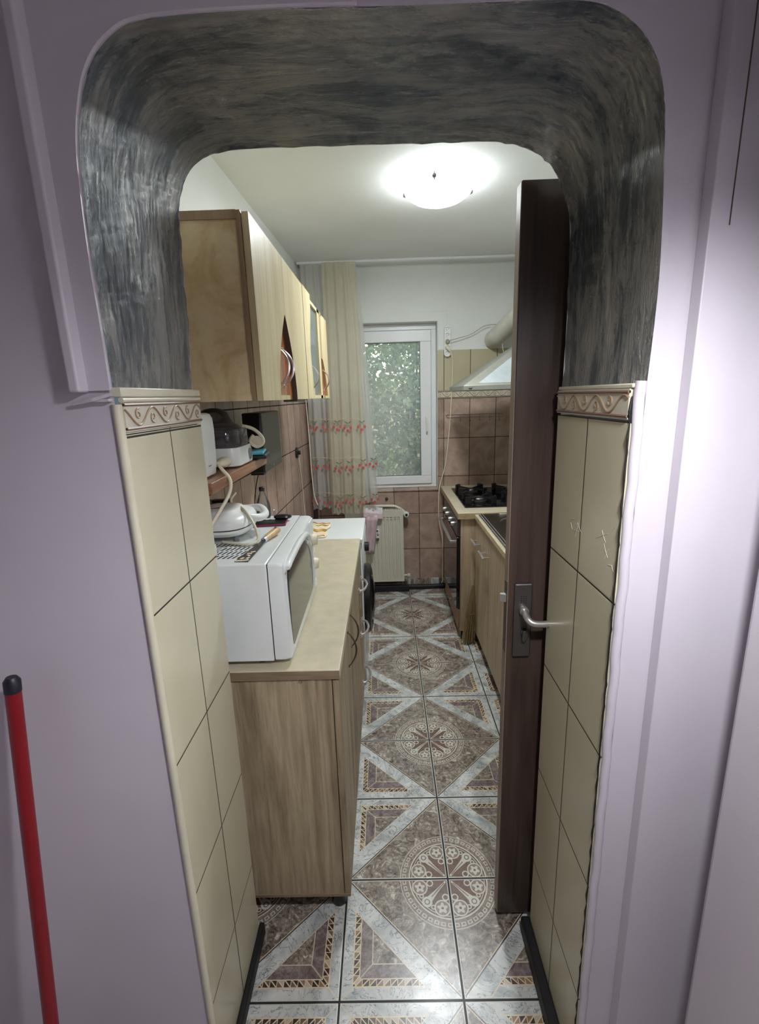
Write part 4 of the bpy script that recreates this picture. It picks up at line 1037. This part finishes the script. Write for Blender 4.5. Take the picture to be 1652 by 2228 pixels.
# floor pipes
b = nb(); tube(b, [(-.33, 3.745, .028), (.05, 3.742, .026), (.20, 3.74, .028), (.32, 3.745, .024), (.45, 3.75, .026), (.52, 3.76, .026)], .019, 12, smooth=5)
single('drain_hose', b, MT['black_rubber'], 'thick black hose on the floor along the rose tiled back wall', 'hose', smooth=True)
b = nb(); box(b, -.45, .17, 3.700, 3.722, .0, .050); single('pipe_cover', b, MT['black_rubber'], 'low black board on the floor below the radiator', 'pipe cover', bevel=.003)
b = nb(); lathe(b, (.005, YW-.0085, .765), [(.013, 0), (.013, .006), (.006, .014)], 14, axis=(0, -1, 0)); single('wall_plug', b, MT['dull_metal'], 'small round metal plug in the tiles under the window sill', 'plug')
# towel over radiator
tw = thing('towel', 'white towel with pink border draped over the left part of the radiator', 'towel', (-.13, 3.69, .70))
b = nb(); n = 22; R = []
prof = [(3.775, .70), (3.765, .718), (3.74, .728), (3.705, .716), (3.683, .69), (3.668, .655), (3.655, .60), (3.650, .55), (3.655, .48), (3.66, .42), (3.665, .37)]
for i in range(n+1):
    s_ = i/n; row = []
    for j, (y, z) in enumerate(prof):
        wdt = 1.0 if j < 5 else max(.42, 1.0-(j-4)*.14)
        x = -.185+.155*s_*wdt-(0.01 if j > 5 else 0)
        row.append(b.verts.new((x, y-.006*math.sin(s_*16+j*.3)-.008, z-(.02*s_ if 0 < j < 5 else 0))))
    R.append(row)
for i in range(n):
    for j in range(len(prof)-1): b.faces.new((R[i][j], R[i+1][j], R[i+1][j+1], R[i][j+1]))
o = obj('towel_cloth', b, MT['towel'], tw, smooth=True); o.modifiers.new('s', 'SOLIDIFY').thickness = .003
b = nb(); R = []
for i in range(n+1):
    s_ = i/n
    R.append([b.verts.new((-.1855+.157*s_, y-.006*math.sin(s_*16+j*.3)-.0120, z-.02*s_)) for j, y, z in ((4, 3.680, .690), (4.5, 3.672, .672), (5, 3.667, .655))])
for i in range(n):
    for j in range(2): b.faces.new((R[i][j], R[i+1][j], R[i+1][j+1], R[i][j+1]))
for zz_, ww in ((.62, .10), (.56, .09), (.50, .07), (.44, .05)): pass
obj('pink_border', b, MT['towel_pink'], tw, smooth=True)
b = nb(); R = []
for j in range(10):
    z = .655-j*.033; wd = .095-.004*j
    R.append([b.verts.new((-.165+wd*s_/8, 3.640-.006*math.sin(s_*1.9+j*.2), z)) for s_ in range(9)])
for j in range(9):
    for s_ in range(8): b.faces.new((R[j][s_], R[j][s_+1], R[j+1][s_+1], R[j+1][s_]))
o = obj('pink_fold', b, MT['towel_pink'], tw, smooth=True); o.modifiers.new('s', 'SOLIDIFY').thickness = .003
b = nb(); tube(b, [(-.070, 3.60, .33), (-.070, 3.60, .10)], .003, 6); 
b.free()

# ---- power strip
ps = thing('power_strip', 'white wall power strip with five round sockets beside the window', 'power strip', (.49, YW-.02, 1.93))
YP = YW-.034
b = nb(); prism(b, rrect(.4645, .5135, 1.842, 2.063, .0225, 8), 'y', YP, YW-.0085); obj('housing', b, MT['white_plastic'], ps, bevel=.003)
PZ = (2.034, 1.991, 1.948, 1.905, 1.864)
for z in PZ:
    b = nb(); lathe(b, (.489, YP, z), [(.0195, 0), (.0195, .0014), (.0165, .0014), (.016, .0004)], 22, axis=(0, -1, 0)); sk = obj('socket', b, MT['white_plastic'], ps, smooth=True)
    b = nb()
    for dx, dz in ((-.0065, -.004), (.0065, .004)): cyl(b, (.489+dx, YP-.0004, z+dz), (.489+dx, YP-.0012, z+dz), .0024, 10)
    obj('pin_holes', b, MT['black_plastic'], sk)
    b = nb(); tube(b, [(.489+math.cos(t)*.0165, YP-.0018, z+math.sin(t)*.0165) for t in [PI*.15+PI*.7*i/8 for i in range(9)]], .0014, 5); obj('rim_mark', b, MT['grey_print'], sk)
cb = thing('power_plug', 'grey plug in the third socket with cable up to the hood duct', 'plug', (.489, YP, PZ[2]))
b = nb(); lathe(b, (.489, YP-.002, PZ[2]), [(.0165, 0), (.016, .012), (.008, .02)], 18, axis=(0, -1, 0)); obj('plug_body', b, plain('taupe_plastic', (170, 160, 140), .5), cb, smooth=True)
b = nb(); tube(b, [(.495, YP-.018, PZ[2]+.006), (.56, YP-.010, 1.968), (.66, YP-.005, 1.995), (.75, YP-.01, 2.045), (.80, YP-.015, 2.055), (.86, 3.70, 2.05)], .0026, 8, smooth=7); obj('cable', b, plain('taupe_cable', (180, 170, 148), .5), cb, smooth=True)
cb = thing('power_plug', 'cream plug in fourth socket with long cable down behind the oven', 'plug', (.489, YP, PZ[3]))
b = nb(); tube(b, [(.482, YP-.004, PZ[3]+.008), (.487, YP-.016, PZ[3]), (.500, YP-.022, PZ[3]-.016), (.506, YP-.022, PZ[3]-.028)], [.013, .014, .010, .005], 12); obj('plug_body', b, MT['ivory_plastic'], cb, smooth=True)
b = nb(); tube(b, [(.506, YP-.022, PZ[3]-.026), (.522, YP-.012, 1.83), (.528, YW-.020, 1.75), (.525, YW-.018, 1.60), (.510, YW-.018, 1.35), (.480, YW-.018, 1.05), (.444, YW-.022, .91), (.424, 3.76, .83), (.416, 3.73, .68), (.420, 3.73, .58), (.436, 3.73, .50), (.447, 3.73, .42), (.448, 3.73, .10), (.440, 3.735, .06)], .0040, 8, smooth=8); obj('cable', b, MT['ivory_plastic'], cb, smooth=True)
# wire hook rack
hr = thing('hook_rail', 'thin dark wire hook rail fixed across the rose tiles above the hob', 'hook rail', (.70, YW-.02, 1.405))
b = nb()
for z in (1.416, 1.394): tube(b, [(.490, YW-.015, z), (.915, YW-.015, z-.004)], .0016, 6)
tube(b, [(.490, YW-.015, 1.416), (.482, YW-.015, 1.405), (.490, YW-.015, 1.394)], .0016, 6); tube(b, [(.915, YW-.015, 1.412), (.923, YW-.015, 1.401), (.915, YW-.015, 1.390)], .0016, 6)
obj('rail', b, MT['bronze'], hr)
for k in range(6):
    x = .515+k*.075
    b = nb(); tube(b, [(x, YW-.017, 1.416), (x, YW-.019, 1.375), (x+.002, YW-.03, 1.362), (x+.002, YW-.037, 1.372)], .0014, 6); obj('hook', b, MT['bronze'], hr)

# ================================================================== HOB / OVEN UNIT
KX = .455
ou = thing('oven_cabinet', 'pale wood cabinet housing the oven in the far right corner', 'cabinet', (.75, 3.3, 0))
b = nb(); box(b, KX+.004, XRW-.01, 2.882, 2.898, .062, .818); obj('side_panel', b, MT['ash'], ou)
b = nb(); box(b, KX+.01, XRW-.01, 3.56, 3.576, .062, .818); box(b, KX+.01, XRW-.01, 2.898, 3.56, .062, .078); box(b, KX+.02, XRW-.01, 2.898, 3.56, .805, .818); obj('carcass', b, MT['ash'], ou)
b = nb(); box(b, KX-.006, KX+.010, 2.902, 3.565, .068, .205); d_ = obj('drawer', b, plain('orange_brown_laminate', (150, 118, 84), .45), ou, bevel=.001)
b = nb(); cyl(b, (KX-.006, 3.235, .135), (KX-.018, 3.235, .135), .006, 12); obj('knob', b, MT['metal'], d_)
for y in (2.905, 3.54):
    for x in (.490, 1.0):
        b = nb(); box(b, x-.025, x+.025, y-.018, y+.025, 0, .0615); obj('foot', b, MT['black_plastic'], ou)
b = nb(); box(b, KX+.012, KX+.024, 3.577, 3.79, .062, .818); obj('filler_panel', b, MT['ash'], ou)
hw = thing('worktop', 'cream worktop around the gas hob in the far right corner', 'worktop', (.75, 3.3, .822))
b = nb(); box(b, KX-.016, XRW-.003, 2.868, YW-.010, .8195, .858); obj('slab', b, MT['worktop'], hw, bevel=.002)
b = nb(); box(b, KX-.0172, KX-.0158, 2.868, YW-.012, .8205, .857); box(b, KX-.016, XRW-.005, 2.8665, 2.8682, .8205, .857); obj('edging', b, wood('pale_edging', (158, 138, 104), (176, 156, 120), (188, 170, 134), 'y'), hw)
ov = thing('oven', 'built-in black glass oven with steel handle below the gas hob', 'oven', (.7, 3.23, .2))
b = nb(); box(b, KX+.025, XRW-.08, 2.90, 3.555, .215, .80); obj('body', b, MT['dull_metal'], ov)
b = nb(); box(b, KX-.016, KX+.024, 2.903, 3.553, .700, .808); obj('control_panel', b, MT['dull_metal'], ov, bevel=.002)
b = nb(); box(b, KX-.018, KX+.024, 2.903, 3.553, .213, .693); obj('door', b, MT['black_glass'], ov, bevel=.002)
for y in (3.02, 3.14, 3.30, 3.44):
    b = nb(); lathe(b, (KX-.016, y, .755), [(.016, 0), (.017, .008), (.013, .024), (.010, .025)], 18, axis=(-1, 0, 0)); obj('knob', b, MT['metal'], ov, smooth=True)
b = nb(); box(b, KX-.060, KX-.042, 2.925, 3.53, .650, .668); box(b, KX-.045, KX-.016, 2.925, 2.943, .651, .667); box(b, KX-.045, KX-.016, 3.512, 3.53, .651, .667); obj('handle', b, MT['metal'], ov, bevel=.002)
gh = thing('gas_hob', 'black glass gas hob with heavy cast iron pan supports', 'hob', (.76, 3.33, .859))
b = nb(); prism(b, rrect(.503, 1.03, 3.005, 3.655, .012), 'z', .8585, .8655); obj('glass_plate', b, MT['black_glass'], gh, bevel=.001)
for cx, cy, r_ in ((.625, 3.18, .045), (.625, 3.48, .035), (.895, 3.18, .035), (.895, 3.48, .050)):
    b = nb(); lathe(b, (cx, cy, .866), [(r_*1.1, 0), (r_*1.1, .008), (r_*.9, .012), (r_, .018), (r_*.9, .024), (r_*.2, .026)], 24); bn = obj('burner', b, MT['dull_metal'], gh, smooth=True)
    b = nb()
    for a in range(4):
        an = a*PI/2+PI/4; d = Vector((math.cos(an), math.sin(an), 0)); s_ = Vector((-d.y, d.x, 0)); c0 = Vector((cx, cy, .866))
        prof = [(r_*.6, .030), (.115, .036), (.125, .046), (.125, 0), (.112, 0), (.108, .022), (r_*.7, .022)]
        A = [c0+d*p+s_*.005+Vector((0, 0, q)) for p, q in prof]; B2 = [c0+d*p-s_*.005+Vector((0, 0, q)) for p, q in prof]
        VA = [b.verts.new(v) for v in A]; VB = [b.verts.new(v) for v in B2]
        b.faces.new(VA); b.faces.new(VB[::-1])
        for i in range(len(prof)): b.faces.new((VA[i], VB[i], VB[(i+1) % len(prof)], VA[(i+1) % len(prof)]))
        p = c0+d*.118; box(b, p.x-.022, p.x+.022, p.y-.006, p.y+.006, .8665, .910, rot=Matrix.Rotation(an+PI/2, 3, 'Z'))
    obj('pan_support', b, MT['black_iron'], gh)
for k in range(4):
    b = nb(); lathe(b, (.72+k*.028, 3.035, .8655), [(.011, 0), (.010, .014), (.006, .016)], 14); obj('control_knob', b, MT['black_plastic'], gh, smooth=True)

# ---- hood and duct
hd_ = thing('cooker_hood', 'grey pyramid cooker hood with pale panel above the gas hob', 'cooker hood', (.78, 3.2, 1.59))
b = nb(); box(b, .467, XRW-.003, 2.885, 3.485, 1.588, 1.616); obj('canopy_rim', b, MT['hood_grey'], hd_, bevel=.002)
b = nb(); rings(b, [[(.470, 2.888, 1.616), (XRW-.003, 2.888, 1.616), (XRW-.003, 3.482, 1.616), (.470, 3.482, 1.616)], [(.83, 3.08, 1.850), (XRW-.003, 3.08, 1.850), (XRW-.003, 3.29, 1.850), (.83, 3.29, 1.850)]]); obj('canopy', b, MT['hood_grey'], hd_)
b = nb()
def hp_(x, t): return (x, 2.888+(3.08-2.888)*t-.0015, 1.616+(1.850-1.616)*t)
vs = [b.verts.new(p) for p in (hp_(.555, .05), hp_(XRW-.02, .05), hp_(XRW-.02, .93), hp_(.858, .93))]; b.faces.new(vs); o = obj('front_panel', b, MT['hood_steel'], hd_)
o.modifiers.new('s', 'SOLIDIFY').thickness = .002
b = nb(); box(b, .490, .520, 2.8840, 2.8852, 1.603, 1.608); obj('button_strip', b, MT['chrome'], hd_)
b = nb(); tube(b, [(.498, 2.884, 1.599), (.516, 2.884, 1.599)], .0022, 6); obj('lamp_switch', b, MT['black_plastic'], hd_)
b = nb(); box(b, .85, XRW-.003, 3.10, 3.27, 1.850, 1.90); obj('collar', b, MT['hood_grey'], hd_, bevel=.004)
b = nb(); pts = catmull([Vector(p) for p in ((.96, 3.185, 1.902), (.975, 3.20, 1.99), (.97, 3.30, 2.09), (.93, 3.45, 2.08), (.865, 3.62, 2.00), (.835, 3.70, 1.965), (.83, YW-.010, 1.955))], 9)
tube(b, pts, [.0640+.0018*math.sin(k*2.4) for k in range(len(pts))], 22)
single('exhaust_duct', b, MT['duct'], 'thick white flexible exhaust duct bending from the hood into back wall', 'duct', smooth=True)
b = nb(); tube(b, [(.87, 3.66, 1.93), (.872, 3.64, 1.86), (.885, 3.50, 1.80), (.90, 3.30, 1.79)], .0022, 6, smooth=5); single('thin_cable', b, MT['ivory_plastic'], 'thin pale cable hanging from the exhaust duct to the hood', 'cable', smooth=True)

# ================================================================== SINK UNIT
sk = thing('sink_cabinet', 'pale wood sink cabinet with two bar handles on right side', 'cabinet', (.8, 2.3, 0))
b = nb(); box(b, .552, .568, 2.488, 2.872, .075, .812); d1 = obj('door', b, MT['ash'], sk, bevel=.001)
b = nb(); box(b, .552, .568, 2.10, 2.484, .075, .812); d2 = obj('door', b, MT['ash'], sk, bevel=.001)
b = nb(); box(b, .552, .568, 1.62, 2.096, .075, .812); d3 = obj('door', b, MT['ash'], sk, bevel=.001)
b = nb(); box(b, .570, XRW-.01, 2.858, 2.872, .075, .818); box(b, .570, XRW-.01, 1.62, 1.634, .075, .818); box(b, .570, XRW-.01, 1.634, 2.858, .075, .09); obj('carcass', b, MT['ash'], sk)
b = nb(); box(b, .595, .61, 1.62, 2.872, 0, .0745); obj('plinth', b, MT['dark_edge'], sk)
for d_, y0 in ((d1, 2.715), (d2, 2.475)):
    y1 = y0+.14; y0_ = y0; 
    b = nb(); tube(b, [(.520, y0, .694), (.520, y1, .694)], .0068, 10)
    for y in (y0+.028, y1-.028): tube(b, [(.5515, y, .694), (.520, y, .694)], .0045, 8)
    obj('bar_handle', b, MT['chrome'], d_, smooth=True)
sw = thing('worktop', 'cream edged worktop holding the steel sink on the right', 'worktop', (.8, 2.25, .82))
b = nb(); prism(b, [(.545, 1.62), (.62, 1.62), (.62, 2.866), (.545, 2.866)], 'z', .820, .848); box(b, 1.02, XRW-.003, 1.62, 2.866, .820, .848); box(b, .62, 1.02, 1.62, 1.96, .820, .848); box(b, .62, 1.02, 2.80, 2.866, .820, .848); obj('slab', b, MT['worktop'], sw, bevel=.001)
b = nb(); box(b, .5425, .545, 1.62, 2.866, .821, .847); obj('edging', b, MT['maple'], sw)
si = thing('kitchen_sink', 'stainless steel sink with round-cornered bowl set in right worktop', 'sink', (.8, 2.4, .85))
b = nb()
rim = rrect(.560, 1.04, 1.93, 2.858, .02, 6); n = len(rim)
bowl = rrect(.645, .985, 2.40, 2.78, .14, 6)
Z0 = .8535
def rg_(pts, z, k=1.0, c=(.815, 2.59)): return [(c[0]+(x-c[0])*k, c[1]+(y-c[1])*k, z) for x, y in pts]
rings(b, [[(x, y, .8485) for x, y in rim], [(x, y, Z0) for x, y in rim], [(x+(.006 if x < .8 else -.006), y+(.006 if y < 2.4 else -.006), Z0+.002) for x, y in rim], rg_(bowl, Z0), rg_(bowl, Z0-.02, .95), rg_(bowl, Z0-.10, .90), rg_(bowl, Z0-.15, .80), rg_(bowl, Z0-.155, .2)])
obj('basin', b, plain('sink_steel', (132, 132, 130), .28, 1.0, .05), si, smooth=True)
b = nb(); box(b, .68, 1.0, 2.822, 2.838, .8555, .8600); obj('rim_ridge', b, MT['metal'], si, bevel=.002)
b = nb(); tube(b, [(.566, 1.95, .857), (.566, 2.845, .857)], .0022, 6); tube(b, [(.582, 1.95, .857), (.582, 2.845, .857)], .0016, 6); obj('rim_bead', b, MT['chrome'], si)
# broom
br = thing('twig_broom', 'short straw broom standing bristles down between oven and sink cabinets', 'broom', (.51, 2.84, 0))
b = nb(); rg = random.Random(9)
for i in range(90):
    a = rg.uniform(0, 2*PI); r = rg.random()**.5
    p0 = Vector((.500+math.cos(a)*.045*r, 2.815+math.sin(a)*.022*r, .004+rg.random()*.03)); p1 = Vector((.535+math.cos(a)*.008*r, 2.838+math.sin(a)*.004, .34+rg.uniform(-.05, .06)))
    mid = p0.lerp(p1, .5)+Vector((.006*math.cos(a), 0, 0)); tube(b, [p0, mid, p1], .0014, 4)
obj('bristles', b, MT['straw'], br)
b = nb(); tube(b, [(.5385, 2.842, .30), (.541, 2.843, .44)], [.006, .002], 8); obj('neck', b, MT['straw'], br)
b = nb(); tube(b, [(.524+math.cos(t)*.021, 2.829+math.sin(t)*.013, .21) for t in [2*PI*i/16 for i in range(17)]], .0015, 5); obj('binding', b, MT['straw'], br)

# ================================================================== KITCHEN CEILING LAMP, ADDED HALL PENDANT
LX, LY = .268, 2.40
ad = bpy.data.lights.new('kitchen_lamp_light', 'AREA'); ad.shape = 'DISK'; ad.size = .20; ad.energy = 8.0; ad.color = (.92, .97, 1.0)
ao = bpy.data.objects.new('kitchen_lamp_light', ad); COL.objects.link(ao); ao.location = (LX, LY, 2.388)
lm = thing('ceiling_lamp', 'round white glass ceiling lamp switched on in the kitchen', 'lamp', (LX, LY, CEIL))
b = nb(); lathe(b, (LX, LY, 2.392), [(.02, 0), (.07, .006), (.11, .020), (.138, .038), (.148, .052), (.1485, .056)], 40); obj('glass_dish', b, MT['lamp_glow'], lm, smooth=True)
b = nb(); lathe(b, (LX, LY, 2.462), [(.075, 0), (.08, .005), (.08, .0295)], 28); obj('ceiling_plate', b, MT['white_plastic'], lm)
for a in (2.9, .15, 1.5+3.0):
    d = Vector((math.cos(a), math.sin(a), 0)); c = Vector((LX, LY, 0))
    b = nb(); tube(b, [c+d*.078+Vector((0, 0, 2.480)), c+d*.150+Vector((0, 0, 2.462)), c+d*.1545+Vector((0, 0, 2.447)), c+d*.146+Vector((0, 0, 2.436))], .004, 8, flat=1.0)
    s_ = c+d*.152+Vector((0, 0, 2.446)); cyl(b, s_-d*.004, s_+d*.004, .009, 14)
    obj('clip', b, MT['dull_metal'], lm, smooth=True)
b = nb(); rg = random.Random(4)
for i in range(16):
    a = PI+rg.uniform(-.9, .5); r = rg.uniform(.10, .14); c = Vector((LX+math.cos(a)*r, LY+math.sin(a)*r*.8-.02, 2.396+(r-.1)*1.0))
    zz_ = 2.392+{0: .016}.get(0)+(r-.10)*.9-.0016; lathe(b, (c.x, c.y, zz_), [(.002, 0), (.003, .0006), (.001, .0010)], 8, sx=rg.uniform(.6, 1.5))
obj('speckle_decor', b, MT['grey_print'], lm)
hl = thing('added_pendant_lamp', 'small white pendant lamp added out of view to stand in for the unseen hall light', 'lamp', (.28, .27, CEIL))  # fixture added out of view; the hall's own light source is unseen
b = nb(); lathe(b, (.28, .27, 1.905), [(.085, 0), (.080, .03), (.055, .07), (.020, .095), (.012, .10)], 32); obj('shade', b, MT['white_plastic'], hl, smooth=True)
b = nb(); lathe(b, (.28, .27, 1.888), [(.004, 0), (.022, .010), (.028, .028), (.015, .055)], 20); obj('bulb', b, MT['hall_glow'], hl, smooth=True)
b = nb(); tube(b, [(.28, .27, 2.00), (.28, .27, CEIL-.002)], .003, 8); obj('cord', b, MT['white_plastic'], hl)

# ---- red pole in the hall corner
rp_ = thing('broom_handle', 'red pole with dark cap leaning against the lilac wall on left', 'pole', (-.72, .69, 0))
P0 = Vector((-.712, .66, .02)); P1 = Vector((-.655, .735, 1.118)); dv = (P1-P0).normalized()
b = nb(); tube(b, [P0, P1-dv*.024], .0125, 20); obj('pole', b, MT['red'], rp_, smooth=True)
b = nb(); tube(b, [P1-dv*.024, P1-dv*.004, P1+dv*.003], [.0132, .0132, .0085], 20); obj('cap', b, MT['navy'], rp_, smooth=True)
b = nb(); box(b, P0.x-.11, P0.x+.11, P0.y-.02, P0.y+.02, .012, .045); obj('head', b, MT['navy'], rp_, bevel=.004)
b = nb()
for i in range(40): box(b, P0.x-.105+i*.0053, P0.x-.102+i*.0053, P0.y-.016, P0.y+.016, 0.0005, .0125)
obj('bristles', b, MT['black_rubber'], rp_)
